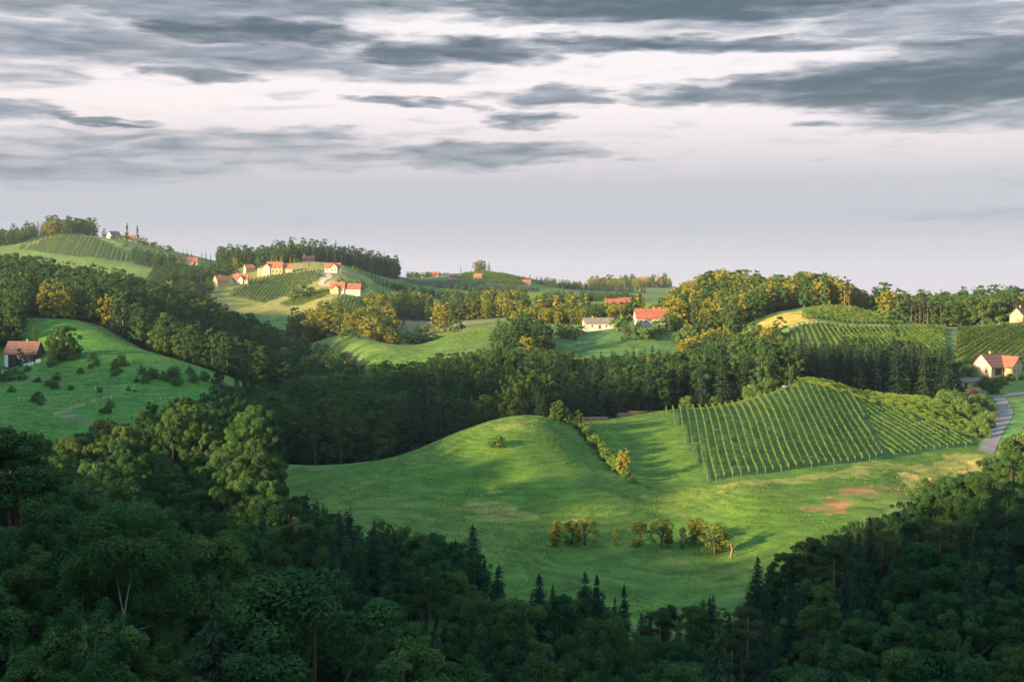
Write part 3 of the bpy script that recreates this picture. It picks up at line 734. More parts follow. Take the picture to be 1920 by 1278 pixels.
def build_world():
    w = bpy.data.worlds.new('World'); SC.world = w; w.use_nodes = True
    nt = w.node_tree
    for nd in list(nt.nodes): nt.nodes.remove(nd)
    n = N(nt); out = n.node('ShaderNodeOutputWorld'); bg = n.node('ShaderNodeBackground')
    sky = n.node('ShaderNodeTexSky', sky_type='NISHITA'); sky.sun_disc = False
    sky.sun_elevation = SUN_EL; sky.sun_rotation = -SUN_AZ; sky.altitude = 400; sky.dust_density = 1.5
    d = n.node('ShaderNodeTexCoord').outputs['Generated']
    sp = n.node('ShaderNodeSeparateXYZ'); n.link(d, sp.inputs[0])
    az = n.math('MULTIPLY', n.math('ARCTAN2', sp.outputs[0], sp.outputs[1]), 180 / math.pi)
    el = n.math('MULTIPLY', n.math('ARCSINE', sp.outputs[2]), 180 / math.pi)
    cb = n.node('ShaderNodeCombineXYZ'); n.link(az, cb.inputs[0]); n.link(n.math('MULTIPLY', el, 5.0), cb.inputs[1])
    def warp(scale, detail, ax, ay):
        t = n.node('ShaderNodeTexNoise'); n.link(cb.outputs[0], t.inputs['Vector']); t.inputs['Scale'].default_value = scale; t.inputs['Detail'].default_value = detail
        q = n.node('ShaderNodeSeparateXYZ'); n.link(t.outputs['Color'], q.inputs[0])
        return n.math('MULTIPLY_ADD', q.outputs[0], ax, -ax / 2), n.math('MULTIPLY_ADD', q.outputs[1], ay, -ay / 2)
    wa, wb = warp(0.26, 3, 4.5, 1.1); wc, wd = warp(1.1, 4, 2.4, 0.32)
    az2 = n.math('ADD', az, n.math('ADD', wa, wc)); el2 = n.math('ADD', el, n.math('ADD', wb, wd))
    cs = n.node('ShaderNodeCombineXYZ'); n.link(n.math('ADD', az, wa), cs.inputs[0]); n.link(n.math('MULTIPLY', n.math('ADD', el, n.math('MULTIPLY', wb, 0.5)), 6.5), cs.inputs[1])
    n1 = n.noise(cs.outputs[0], 0.5, 6, 0.5)
    n2 = n.noise(cs.outputs[0], 0.17, 4, 0.55)
    k = 180 / math.pi / F
    dens = None; dark = None
    for px, py, hw, hh, wgt, dk in CLOUDS:
        a0 = math.degrees(math.atan((px - 960) / F)); e0 = math.degrees(math.atan((535 - py) / F))
        dx = n.math('MULTIPLY_ADD', az2, 1 / (hw * k * 1.08), -a0 / (hw * k * 1.08))
        dy = n.math('MULTIPLY_ADD', el2, 1 / (hh * k * 1.25), -e0 / (hh * k * 1.25))
        q = n.math('ADD', n.math('MULTIPLY', dx, dx), n.math('MULTIPLY', dy, dy))
        v = n.math('MULTIPLY_ADD', q, -wgt, wgt)     # wgt * (1 - q)
        v = n.math('MAXIMUM', v, 0.0)
        dd = n.math('MULTIPLY', v, dk)
        dens = v if dens is None else n.math('MAXIMUM', dens, v)
        dark = dd if dark is None else n.math('MAXIMUM', dark, dd)
    # a loose overcast above the frame and around the rest of the sky
    beyond = n.math('MAXIMUM', n.maprange(el, 11.5, 16.0), n.math('MULTIPLY', n.maprange(n.math('ABSOLUTE', az), 22.0, 34.0), n.maprange(el, 3, 8)))
    oc = n.math('MULTIPLY', beyond, n.maprange(n2, 0.40, 0.62))
    dens = n.math('MAXIMUM', dens, n.math('MULTIPLY', oc, 0.8)); dark = n.math('MAXIMUM', dark, n.math('MULTIPLY', oc, 0.5))
    nn = n.math('MULTIPLY_ADD', n1, 0.95, -0.475)
    n3 = n.math('MULTIPLY_ADD', n2, 0.7, -0.35)
    band = n.math('MULTIPLY', n.maprange(el, 3.2, 5.5), n.maprange(el, 12.0, 9.0))
    wisp = n.math('MULTIPLY', n.maprange(n.math('ADD', n.math('MULTIPLY', n1, 0.6), n.math('MULTIPLY', n2, 0.4)), 0.50, 0.66), n.math('MULTIPLY', band, 0.30))
    thin = n.maprange(n.math('ADD', dens, n.math('ADD', nn, n3)), -0.06, 0.78)
    thin = n.math('MULTIPLY', thin, n.maprange(dens, 0.0, 0.22))
    thin = n.math('MAXIMUM', thin, wisp)
    core = n.maprange(n.math('ADD', n.math('MULTIPLY', dark, 1.15), n.math('ADD', n.math('MULTIPLY', nn, 1.1), n.math('MULTIPLY', n3, 1.3))), 0.10, 1.05)
    S = SKY_K
    veil = n.ramp(n.math('DIVIDE', el, 30.0, clamp=True), [
        (0.0, (0.70, 0.645, 0.735)), (0.035, (0.63, 0.60, 0.70)), (0.085, (0.50, 0.52, 0.61)), (0.135, (0.55, 0.55, 0.62)), (0.175, (0.78, 0.70, 0.735)),
        (0.235, (1.0, 0.895, 0.90)), (0.36, (1.0, 0.945, 0.955)), (0.5, (0.66, 0.80, 0.94)), (1.0, (0.36, 0.74, 1.0))])
    col = n.mix(n.math('MULTIPLY', thin, 0.88), veil, (0.345, 0.375, 0.455, 1))
    col = n.mix(n.math('MULTIPLY', core, 0.93), col, (0.048, 0.088, 0.124, 1))
    sc = n.node('ShaderNodeVectorMath', operation='SCALE'); n.link(col, sc.inputs[0]); n.link(n.maprange(el, 11.0, 30.0, 10.0 * S, 18.5 * S), sc.inputs[3])
    # the clear sky shows through the high veil a little near the horizon, more overhead
    mixk = n.math('SUBTRACT', 1.0, n.maprange(el, 14.0, 60.0, 0.04, 0.10))
    col = n.mix(mixk, sky.outputs[0], sc.outputs[0])
    n.link(col, bg.inputs[0]); bg.inputs[1].default_value = 0.1
    n.link(bg.outputs[0], out.inputs[0])
    w.cycles.sampling_method = 'MANUAL'; w.cycles.sample_map_resolution = 512


build_world()
SC.view_settings.view_transform = 'Standard'; SC.view_settings.look = 'None'; SC.view_settings.gamma = 1.0
SC.view_settings.use_curve_mapping = False; SC.view_settings.exposure = 2.0
cy = SC.cycles
cy.max_bounces = 5; cy.diffuse_bounces = 3; cy.glossy_bounces = 1; cy.transmission_bounces = 3; cy.transparent_max_bounces = 4; cy.volume_bounces = 0
cy.use_denoising = True; cy.denoiser = 'OPENIMAGEDENOISE'; cy.denoising_input_passes = 'RGB_ALBEDO_NORMAL'; cy.caustics_reflective = False; cy.caustics_refractive = False

# ------------------------------------------------------------------ what stands in the way of what (to pick the trees that show largest)
CW, CH = 640, 426      # cells of 3 x 3 photograph pixels


def terrain_depth():
    cols = (np.arange(CW) + 0.5) * 3
    ys = np.exp(np.linspace(math.log(60), math.log(2600), 420))
    X = ((cols[:, None] - 960) / F * ys[None]).ravel(); Y = np.broadcast_to(ys, (CW, len(ys))).ravel()
    row = 535 + F * (EYE - ground(X, Y)).reshape(CW, -1) / ys
    rm = np.minimum.accumulate(row, 1)
    out = np.full((CH, CW), 1e9)
    for r in range(CH):
        hit = rm <= (r + 0.5) * 3
        any_ = hit.any(1)
        out[r, any_] = ys[hit.argmax(1)[any_]]
    return out


TDEPTH = terrain_depth()

LANDMARKS = [
    (45, 660, 'the brown-roofed white house'), (122, 640, 'the round dark meadow tree'), (235, 1120, 'the forked birch trunk'), (932, 830, 'the lone bush'),
    (1045, 1000, 'the yellow fruit tree'), (1350, 1000, 'the fruit tree pair'), (1330, 900, 'the vineyard corner'), (1658, 1040, 'the tall bare pine'),
    (1570, 950, 'the brown earth patch'), (1790, 890, 'the dry golden slope'), (1885, 780, 'the curved road'), (1868, 690, 'the farmhouse'),
    (1740, 590, 'the red-trunked pines'), (1907, 593, 'the small knoll house'), (1450, 600, 'the yellow hayfield'), (1218, 600, 'the red-roofed house'),
    (1120, 610, 'the grey-roofed barn'), (903, 497, 'the knoll tree clump'), (513, 503, 'the long orange-roofed house'), (648, 540, 'the twin-roofed farm'),
    (415, 530, 'the orange-roofed gable house'), (248, 435, 'the two tall poplars'), (1040, 760, 'the gully-top tree pair'), (1170, 870, 'the pale gully tree'),
    (1500, 715, "the vineyard's top corner"), (395, 700, "the left meadow's tip"), (100, 825, "the left meadow's foot"), (505, 890, "the near meadow's left end"),
    (1150, 1128, "the near meadow's foot"), (770, 650, 'the saddle meadow'), (110, 597, "the left meadow's top"), (960, 785, "the near meadow's crest"),
    (1590, 580, 'the hilltop pines'), (1783, 650, 'the path between vineyards'), (120, 440, 'the far hilltop vineyard'), (625, 503, 'the white cross-gabled house'),
    (885, 1000, 'the big meadow-edge spruce'), (360, 490, 'the small red-roofed house'), (1140, 562, 'the distant red roofs'), (380, 1130, 'the pale young spruce'),
    (1180, 520, 'the farthest hill'), (1320, 505, 'the right hilltop'),
]
KINDWORD = {'broadleaf_tree': ['round green broadleaf', 'tall green broadleaf', 'broad domed broadleaf', 'yellow-green broadleaf', 'spreading open-crowned', 'big tall-domed broadleaf', 'dense low round broadleaf'], 'spruce_tree': ['tall dark spruce', 'slim dark spruce', 'wide dark spruce'],
            'pine_tree': ['red-trunked pine', 'slender red-trunked pine'], 'poplar_tree': ['yellow poplar', 'green poplar'], 'fruit_tree': ['round fruit tree', 'wide fruit tree'], 'shrub': ['low green shrub', 'green shrub', 'broad green shrub']}
ORD = ['', 'second ', 'third ', 'fourth ', 'fifth ', 'sixth ', 'seventh ', 'eighth ', 'ninth ', 'tenth ', 'eleventh ', 'twelfth ']

TREES = []       # dict(kind,var,x,y,z,h (scale),wx (width scale),rot,wood,label)


def add_tree(kind, var, px, y, top=None, scale=None, wood=None, label=None, wfac=1.0, name=None, cat=None, group=None, lod=None, x=None):
    X, Y = xy(px, y)
    if x is not None: X = x
    z = gz(X, Y)
    d = proto(kind, var, 2)
    if top is not None:
        ztop = EYE - (top - 535) / F * y
        scale = max(0.25, (ztop - z) / d['H'])
    TREES.append(dict(kind=kind, var=var, x=X, y=Y, z=z - 0.15, s=scale, w=wfac, rot=random.uniform(0, 6.28), wood=wood, label=label, name=name, cat=cat, group=group, lod=lod))


# trees one would point at: kind, variant, column, metres, row of the top, width factor, label
SPECIAL = [
    ('broadleaf_tree', 6, 122, 588, 609, 1.0, 'round dark broadleaf tree standing alone beside the brown-roofed white house'),
    ('broadleaf_tree', 1, 66, 612, 606, 0.85, 'thin tree on the meadow behind the brown-roofed white house'),
    ('broadleaf_tree', 0, 36, 592, 652, 0.9, 'dark tree hiding the middle of the brown-roofed house'),
    ('poplar_tree', 1, 240, 1580, 417, 0.95, 'taller of two columnar poplars beside the red roof on the far hill'),
    ('poplar_tree', 1, 259, 1570, 422, 0.95, 'shorter of two columnar poplars beside the red roof on the far hill'),
    ('broadleaf_tree', 3, 894, 1597, 489, 1.35, 'orange-lit round tree at the left end of the vineyard knoll clump'),
    ('broadleaf_tree', 3, 900, 1601, 486, 1.45, 'tallest orange-lit tree in the middle of the vineyard knoll clump'),
    ('spruce_tree', 2, 909, 1602, 488, 1.7, 'dark conifer right of the round tree on the vineyard knoll'),
    ('spruce_tree', 0, 917, 1604, 490, 1.5, 'rightmost dark conifer of the clump on the vineyard knoll'),
    ('poplar_tree', 1, 864, 1590, 499, 0.7, 'single slim dark tree left of the vineyard knoll'),
    ('shrub', 2, 932, 345, 813, 1.35, 'lone round bush near the top of the near meadow'),
    ('spruce_tree', 1, 1020, 392, 733, 1.75, 'pointed tree of the pair at the top of the gully'),
    ('broadleaf_tree', 6, 1046, 388, 748, 0.95, 'round tree of the pair at the top of the gully'),
    ('broadleaf_tree', 1, 1086, 382, 788, 1.6, 'small slim tree on the gully above the round dark tree'),
    ('broadleaf_tree', 6, 1110, 372, 802, 1.05, 'round dark tree in the middle of the gully'),
    ('broadleaf_tree', 3, 1169, 347, 840, 1.2, 'pale yellow-green young tree at the lower end of the gully'),
    ('poplar_tree', 0, 1043, 284, 966, 2.3, 'bright yellow fruit tree at the left end of the meadow row'),
    ('fruit_tree', 0, 1072, 286, 976, 1.2, 'small thin fruit tree between the yellow and the round one'),
    ('fruit_tree', 1, 1099, 285, 968, 1.35, 'round leafy fruit tree third from the left in the meadow row'),
    ('fruit_tree', 0, 1155, 284, 989, 0.7, 'tiny sapling in the middle of the meadow row'),
    ('fruit_tree', 0, 1199, 283, 978, 1.3, 'thin dark fruit tree just right of the tiny sapling'),
    ('fruit_tree', 1, 1241, 284, 969, 1.25, 'dark fruit tree with a light top in the meadow row'),
    ('fruit_tree', 0, 1282, 283, 988, 0.6, 'smallest sapling just left of the fruit tree pair'),
    ('fruit_tree', 1, 1304, 286, 969, 1.25, 'yellow-topped fruit tree, left one of the pair near the dead trunk'),
    ('fruit_tree', 1, 1342, 280, 978, 1.4, 'wide dark fruit tree, right one of the pair near the dead trunk'),
    ('pine_tree', 0, 1658, 214, 975, 1.0, 'tall pine with a long bare red trunk in the right foreground wood'),
    ('pine_tree', 1, 1520, 208, 1006, 1.25, 'broad-crowned pine with a bare red trunk beside the meadow foot'),
    ('pine_tree', 1, 1735, 222, 985, 1.2, 'bushy pine right of the tall bare pine'),
    ('spruce_tree', 2, 886, 200, 985, 1.15, 'big dark spruce jutting over the left lower edge of the near meadow'),
    ('spruce_tree', 0, 935, 196, 1058, 0.95, 'dark spruce just right of the big one at the meadow edge'),
    ('spruce_tree', 1, 1011, 190, 1077, 1.15, 'dark spruce standing alone before the lower meadow edge'),
    ('spruce_tree', 1, 1098, 192, 1073, 1.05, 'left one of two close dark spruces below the meadow foot'),
    ('spruce_tree', 1, 1120, 194, 1078, 0.9, 'right one of two close dark spruces below the meadow foot'),
    ('spruce_tree', 1, 1172, 186, 1098, 0.8, 'small dark spruce top below the meadow foot'),
    ('spruce_tree', 2, 1424, 206, 1044, 1.15, 'wide spruce at the right corner of the meadow foot'),
    ('spruce_tree', 2, 532, 240, 905, 1.1, 'dark spruce at the left end of the near meadow'),
    ('spruce_tree', 1, 572, 236, 925, 1.0, 'slim spruce right of the dark one at the meadow left end'),
    ('spruce_tree', 0, 655, 228, 948, 1.0, 'spruce with a light top on the left lower meadow edge'),
    ('spruce_tree', 1, 395, 108, 1098, 1.15, 'pale young spruce right of the forked birch trunk'),
    ('spruce_tree', 2, 492, 112, 1056, 1.1, 'brownish spruce right of the pale young spruce'),
    ('broadleaf_tree', 2, 600, 112, 1068, 1.15, 'bright green rounded tree below the left lower meadow edge'),
    ('broadleaf_tree', 0, 395, 135, 1010, 1.1, 'leafy green tree just above the pale young spruce'),
    ('broadleaf_tree', 1, 20, 150, 795, 1.6, 'tall dark tree filling the left frame edge'),
    ('pine_tree', 1, 1583, 728, 515, 0.9, 'pine with a lit bare trunk on top of the hill vineyard'),
    ('pine_tree', 0, 1592, 722, 523, 0.8, 'thinner bare-trunked pine on top of the hill vineyard'),
    ('broadleaf_tree', 1, 1507, 744, 512, 0.95, 'broadleaf tree with a bare lit trunk above the yellow hayfield'),
    ('broadleaf_tree', 1, 1545, 748, 508, 0.9, 'tall tree left of the hilltop pines'),
    ('broadleaf_tree', 2, 1842, 716, 553, 1.05, 'large round tree left of the small knoll house'),
    ('shrub', 1, 1872, 712, 588, 1.1, 'small round tree between the large round tree and the knoll house'),
    ('broadleaf_tree', 3, 620, 835, 572, 1.7, 'largest golden tree with visible trunks below the twin-roofed farm'),
    ('broadleaf_tree', 3, 590, 845, 583, 1.5, 'golden tree left of the largest golden one'),
    ('broadleaf_tree', 3, 828, 900, 565, 1.4, 'bright golden tree above the saddle meadow'),
    ('broadleaf_tree', 3, 995, 800, 574, 1.4, 'orange tree at the left end of the poplar row'),
    ('poplar_tree', 0, 1012, 850, 552, 2.0, 'leftmost yellow poplar of the row'),
    ('poplar_tree', 0, 1032, 855, 549, 2.3, 'wide yellow poplar, second of the row'),
    ('poplar_tree', 0, 1047, 850, 550, 2.1, 'yellow poplar, third of the row'),
    ('poplar_tree', 0, 1076, 860, 544, 2.0, 'orange poplar, fourth of the row'),
    ('poplar_tree', 0, 1099, 862, 547, 1.7, 'yellow poplar, fifth and right end of the row'),
    ('poplar_tree', 0, 1135, 868, 551, 1.3, 'thin yellow poplar near the distant red roofs'),
    ('poplar_tree', 0, 1199, 850, 540, 2.0, 'orange cone-shaped poplar at the left foot of the right hill'),
    ('shrub', 2, 790, 850, 614, 2.3, 'round yellow bush in the hollow beyond the saddle meadow'),
    ('broadleaf_tree', 3, 92, 690, 522, 1.25, 'large sunlit tree in front of the left hill wood'),
    ('broadleaf_tree', 3, 125, 700, 533, 0.7, 'narrow orange tree right of the large sunlit tree'),
    ('broadleaf_tree', 3, 8, 745, 525, 0.8, 'orange tree at the left edge of the left hill wood'),
    ('broadleaf_tree', 2, 410, 555, 684, 1.0, 'bright green bushy tree at the tip of the left meadow'),
    ('broadleaf_tree', 0, 460, 548, 672, 1.0, 'grey-green tree right of the left meadow tip'),
    ('broadleaf_tree', 2, 1010, 672, 598, 1.0, 'dark round tree left of the grey-roofed barn'),
    ('broadleaf_tree', 2, 960, 676, 600, 1.1, 'dark round tree at the right end of the saddle meadow'),
    ('broadleaf_tree', 2, 1175, 700, 600, 0.8, 'dark round tree between the barn and the red-roofed house'),
    ('spruce_tree', 1, 620, 1420, 459, 0.8, 'tallest pointed conifer on the wooded crest'),
    ('spruce_tree', 2, 597, 1410, 462, 1.1, 'broad conifer left of the tallest one on the wooded crest'),
    ('poplar_tree', 0, 510, 1260, 477, 0.8, 'left one of the pale poplars behind the long house'),
    ('poplar_tree', 0, 519, 1262, 478, 0.8, 'second pale poplar behind the long house'),
    ('poplar_tree', 0, 528, 1262, 476, 0.9, 'third pale poplar behind the long house'),
    ('poplar_tree', 0, 545, 1260, 480, 1.1, 'fourth pale poplar behind the long house'),
    ('poplar_tree', 0, 553, 1258, 480, 0.9, 'right end pale poplar behind the long house'),
    ('broadleaf_tree', 3, 580, 1225, 492, 0.8, 'small golden tree on the hilltop between the long and white houses'),
    ('broadleaf_tree', 3, 442, 1250, 482, 0.9, 'round golden tree left of the small gable house'),
    ('broadleaf_tree', 0, 484, 1235, 486, 0.8, 'small round tree behind the left end of the long house'),
    ('broadleaf_tree', 3, 98, 1608, 412, 1.3, 'sunlit golden tree group front on the far left hilltop'),
    ('broadleaf_tree', 3, 84, 1625, 418, 1.1, 'golden tree at the left end of the far hilltop grove'),
    ('pine_tree', 0, 125, 1606, 418, 0.8, 'pine with a lit trunk in the far hilltop grove'),
    ('broadleaf_tree', 0, 197, 1600, 428, 0.8, 'dark small tree left of the red-roofed house on the far hill'),
    ('shrub', 1, 1903, 398, 812, 1.7, 'big dark bush beside the lower bend of the road'),
]
for i in range(9):
    px = 1709 + [0, 8, 16, 23, 30, 38, 46, 55, 62][i]
    SPECIAL.append(('pine_tree', i % 2, px, 745 + (i * 7) % 12, 556 + (i * 5) % 9, 0.75,
                    ['leftmost red-trunked pine of the row above the vineyard', 'second red-trunked pine of the row above the vineyard', 'third red-trunked pine of the row above the vineyard', 'fourth red-trunked pine of the row above the vineyard',
                     'middle red-trunked pine of the row above the vineyard', 'sixth red-trunked pine of the row above the vineyard', 'seventh red-trunked pine of the row above the vineyard', 'eighth red-trunked pine of the row above the vineyard', 'right end red-trunked pine of the row above the vineyard'][i]))
for (px, y, top, wd) in [(345, 1380, 467, .7), (352, 1390, 466, .7), (360, 1390, 469, .7), (379, 1400, 470, .6), (387, 1400, 468, .6), (396, 1400, 472, .6)]:
    SPECIAL.append(('spruce_tree', 1, px, y, top, wd, 'slim pointed conifer on the skyline behind the small red-roofed house'))
for k, v, px, y, top, wf, lab in SPECIAL:
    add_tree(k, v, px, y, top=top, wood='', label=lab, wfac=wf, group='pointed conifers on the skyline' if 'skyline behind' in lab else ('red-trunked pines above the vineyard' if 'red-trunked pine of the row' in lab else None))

# shrubs along the left meadow terrace, the gully, the roadside and the edges of fields
SHRUBS = [(8, 585, 1.7), (28, 572, 1.4), (50, 575, 1.2), (95, 580, 1.5), (110, 585, 1.3), (140, 590, 1.3), (70, 540, 1.1), (105, 545, 1.9), (100, 530, 1.3), (180, 575, 1.5), (172, 585, 1.2), (212, 565, 1.4), (225, 572, 1.9), (222, 560, 1.2),
          (265, 555, 1.7), (280, 545, 2.4), (272, 537, 1.6), (305, 545, 1.8), (325, 548, 2.0), (330, 537, 1.5), (355, 560, 1.8), (362, 548, 1.4), (385, 555, 1.6), (68, 505, 1.8), (72, 500, 1.2), (205, 500, 1.6), (198, 492, 1.3), (185, 525, 0.9), (240, 525, 1.0), (130, 530, 0.9), (20, 520, 1.3), (5, 555, 2.2), (38, 548, 1.7), (150, 560, 1.0), (12, 562, 1.6), (255, 540, 1.1),
          (1128, 362, 1.2), (1140, 357, 1.1), (1150, 352, 1.2), (1160, 349, 1.0), (1176, 342, 0.9), (1186, 338, 0.75), (1118, 367, 1.3), (1100, 375, 1.4), (1095, 380, 1.2), (1060, 388, 1.5), (1048, 390, 1.3),
          (1770, 470, 2.2), (1785, 462, 2.5), (1800, 455, 2.4), (1815, 450, 2.6), (1830, 452, 2.2), (1842, 440, 2.4), (1850, 432, 2.2), (1845, 422, 2.0), (1855, 446, 2.2), (1838, 430, 1.9), (1860, 470, 1.9), (1825, 470, 2.3), (1805, 472, 2.2), (1790, 480, 2.4), (1850, 480, 2.2), (1838, 488, 2.0), (1768, 480, 1.9), (1852, 414, 1.6),
          (1850, 525, 2.2), (1866, 522, 1.9), (1880, 530, 1.8), (1862, 512, 1.8), (1838, 530, 1.5), (1820, 555, 2.4), (1800, 550, 2.6), (1812, 575, 2.6), (1912, 560, 2.0), (1918, 545, 1.6), (1896, 540, 1.4), (1915, 402, 2.0), (1890, 395, 1.3), (1925, 398, 2.4),
          (1500, 452, 1.2), (1440, 452, 1.6), (1412, 450, 1.3), (1340, 452, 1.0), (1290, 448, 1.1), (560, 1045, 3.0), (572, 1050, 3.2), (585, 1052, 2.6), (790, 905, 2.4), (760, 910, 2.5), (845, 890, 2.3), (860, 880, 2.6), (690, 1020, 2.5), (700, 1040, 3), (705, 1010, 2.8),
          (650, 1080, 2.3), (660, 1100, 2.5), (675, 1110, 2.8), (640, 1115, 2.0), (1060, 720, 2.2), (1075, 715, 2.5), (1085, 728, 1.8), (1165, 728, 2.3), (1185, 715, 2.6), (1200, 706, 2.4), (1240, 716, 2.5), (1255, 722, 2.8), (1265, 728, 2.6), (1105, 742, 1.0),
          (1230, 705, 2.2), (1215, 700, 2.2), (1275, 700, 2.6), (1420, 690, 2.0), (1405, 696, 2.2), (1660, 700, 2.0), (1675, 704, 2.0), (1690, 705, 1.8), (660, 784, 1.6), (652, 778, 2.0), (672, 772, 1.2),
          (235, 1540, 2.2), (275, 1520, 2.4), (290, 1500, 2.4), (305, 1490, 2.2), (320, 1480, 2.4), (235, 1450, 2.4), (212, 1590, 2.0), (225, 1585, 2.4), (262, 1560, 2.6), (270, 1562, 2.2),
          (1720, 318, 1.1), (1740, 330, 1.2), (1765, 336, 1.4), (1800, 340, 1.5), (1830, 345, 1.6), (1860, 350, 1.8), (1890, 355, 1.8), (1915, 350, 2.0), (1870, 372, 1.2)]
for px, y, s in SHRUBS:
    add_tree('shrub', random.randrange(3), px + random.uniform(-1, 1), y, scale=s * random.uniform(0.8, 1.1) * (0.62 if px > 1760 and y > 400 else 0.72 if px < 400 and y < 620 else 1), wood='open slopes')
    if px < 400 and y < 620:
        for k in range(random.choice([0, 1, 2])):
            add_tree('shrub', random.randrange(3), px + random.uniform(-13, 13), y + random.uniform(-5, 5), scale=s * random.uniform(0.25, 0.6), wood='open slopes', wfac=random.uniform(0.9, 1.5))

KEEP_CLEAR = []      # (x, y, radius) filled by houses, special trees and lines of sight


def scatter():
    sp = np.array([(t['x'], t['y']) for t in TREES])
    spk = np.array([{'shrub': 1.2, 'fruit_tree': 2.5}.get(t['kind'], 2.6) for t in TREES])
    kc = np.array(KEEP_CLEAR)
    for nm, poly, spc, mix, (h0, h1) in WOODS:
        P = np.array(plan(poly))
        lo = P.min(0); hi = P.max(0)
        nx = int((hi[0] - lo[0]) / spc) + 2; ny = int((hi[1] - lo[1]) / (spc * 0.87)) + 2
        I, J = np.meshgrid(np.arange(nx), np.arange(ny))
        X = lo[0] + (I + 0.5 * (J % 2)) * spc + RNG.uniform(-.36, .36, I.shape) * spc
        Y = lo[1] + J * spc * 0.87 + RNG.uniform(-.36, .36, I.shape) * spc
        X = X.ravel(); Y = Y.ravel()
        k = inpoly(X, Y, [tuple(p) for p in P]); X = X[k]; Y = Y[k]
        px = X / np.maximum(Y, 1) * F + 960
        k = np.ones(len(X), bool)
        for i in range(len(X)):
            if (np.hypot(sp[:, 0] - X[i], sp[:, 1] - Y[i]) < spk).any(): k[i] = False
            elif len(kc) and (np.hypot(kc[:, 0] - X[i], kc[:, 1] - Y[i]) < kc[:, 2]).any(): k[i] = False
        X = X[k]; Y = Y[k]; px = px[k]
        Z = ground(X, Y)
        patch = vnoise(X / 22, Y / 22, 77)
        for i in range(len(X)):
            m = mix
            if nm == 'foreground wood':
                if px[i] < 470: m = {'broadleaf_tree': .8, 'spruce_tree': .2}
                elif px[i] < 1230: m = {'broadleaf_tree': .56, 'spruce_tree': .44}
                else: m = {'broadleaf_tree': .5, 'spruce_tree': .36, 'pine_tree': .14}
            elif nm == 'valley wood':
                m = {'broadleaf_tree': .88, 'spruce_tree': .12} if px[i] < 740 or Y[i] > 560 else {'broadleaf_tree': .34, 'spruce_tree': .66}
            u = 0.55 * random.random() + 0.45 * (patch[i] * 1.6 - 0.3); u = min(max(u, 0), 0.999)
            kind = None; acc = 0
            for kk, vv in m.items():
                acc += vv
                if u < acc: kind = kk; break
            kind = kind or list(m)[-1]
            if kind == 'broadleaf_tree':
                gold = 0 if nm == 'foreground wood' else {'golden wood': .55, 'right hill wood': .6, 'poplar hollow': .4, 'far right wood': .52, 'left hill wood': .07, 'distant hill wood': .7, 'far left hilltop': .25}.get(nm, .035)  # share of trees given the sunlit gold leaf colour
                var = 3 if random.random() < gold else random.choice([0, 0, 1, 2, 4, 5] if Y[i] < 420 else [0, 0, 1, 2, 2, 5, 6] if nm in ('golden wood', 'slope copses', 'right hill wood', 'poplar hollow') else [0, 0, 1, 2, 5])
            else: var = random.randrange(NVAR[kind])
            s = random.uniform(h0, h1) * (0.9 + 0.2 * patch[i])
            lim = HEIGHT_CAP(nm, px[i], Y[i])
            if lim is not None: s = min(s, lim / PH[kind][var] * random.uniform(0.82, 1.0))
            tr = SKYLINE.get(nm)
            if tr:
                cap = ((535 + F * (EYE - Z[i]) / Y[i]) - np.interp(px[i], *tr)) / F * Y[i]
                if cap < 3.5: continue
                s = min(s, cap / PH[kind][var] * random.uniform(0.68, 1.0))
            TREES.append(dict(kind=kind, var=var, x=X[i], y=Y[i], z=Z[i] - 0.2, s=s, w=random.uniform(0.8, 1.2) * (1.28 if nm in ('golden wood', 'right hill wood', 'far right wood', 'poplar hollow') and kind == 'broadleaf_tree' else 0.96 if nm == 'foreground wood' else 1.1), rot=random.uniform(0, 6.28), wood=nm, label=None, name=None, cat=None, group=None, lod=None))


# how high the woods reach against what lies behind them, as surveyed along their upper edge
SKYLINE = {
    'foreground wood': ((0, 100, 180, 240, 330, 420, 470, 495, 505, 530, 640, 760, 850, 900, 960, 1010, 1060, 1150, 1200, 1300, 1400, 1440, 1500, 1560, 1640, 1700, 1740, 1800, 1850, 1920, 2000),
                        (790, 808, 800, 745, 727, 712, 728, 790, 890, 912, 955, 985, 1005, 1030, 1080, 1085, 1090, 1108, 1122, 1130, 1092, 1060, 1012, 990, 965, 940, 905, 885, 858, 838, 825)),
    'valley wood': ((400, 500, 600, 700, 800, 900, 1000, 1050, 1100, 1200, 1300, 1400, 1480), (735, 712, 695, 674, 662, 652, 645, 650, 655, 645, 625, 618, 634)),
    'left hill wood': ((-100, 0, 100, 200, 330, 420, 480, 540, 600, 650, 690, 720), (468, 470, 478, 494, 530, 560, 586, 610, 638, 664, 686, 700)),
    'slope copses': ((690, 760, 860, 900, 1000, 1100, 1210), (530, 526, 530, 533, 536, 545, 548)),
    'ridge copses': ((760, 860, 960, 1000, 1050, 1100, 1150, 1210), (508, 510, 512, 514, 522, 528, 530, 532)),
    'right hill wood': ((1180, 1200, 1240, 1280, 1310, 1340, 1400, 1440, 1480, 1540, 1590, 1620, 1650), (600, 585, 556, 528, 508, 494, 496, 514, 510, 504, 520, 545, 580)),
}


def HEIGHT_CAP(nm, px, y):
    if nm == 'valley wood' and y > 560 and 1040 < px < 1330: return 11.0
    if nm == 'poplar hollow' and 1080 < px < 1180: return 11.0
    if nm == 'poplar hollow' and 955 < px < 1120 and y > 740: return 9.0 if y < 846 else 11.5
    if nm == 'foreground wood' and 250 < px < 440 and 195 < y < 285: return 15.0
    if nm == 'slope copses': return 8.5
    if nm == 'hollow wood': return 13.0
    if nm == 'golden wood' and 735 < px < 960 and y < 960: return 9.0
    return None


PH = {k: [proto(k, v, 2)['H'] for v in range(NVAR[k])] for k in NVAR}

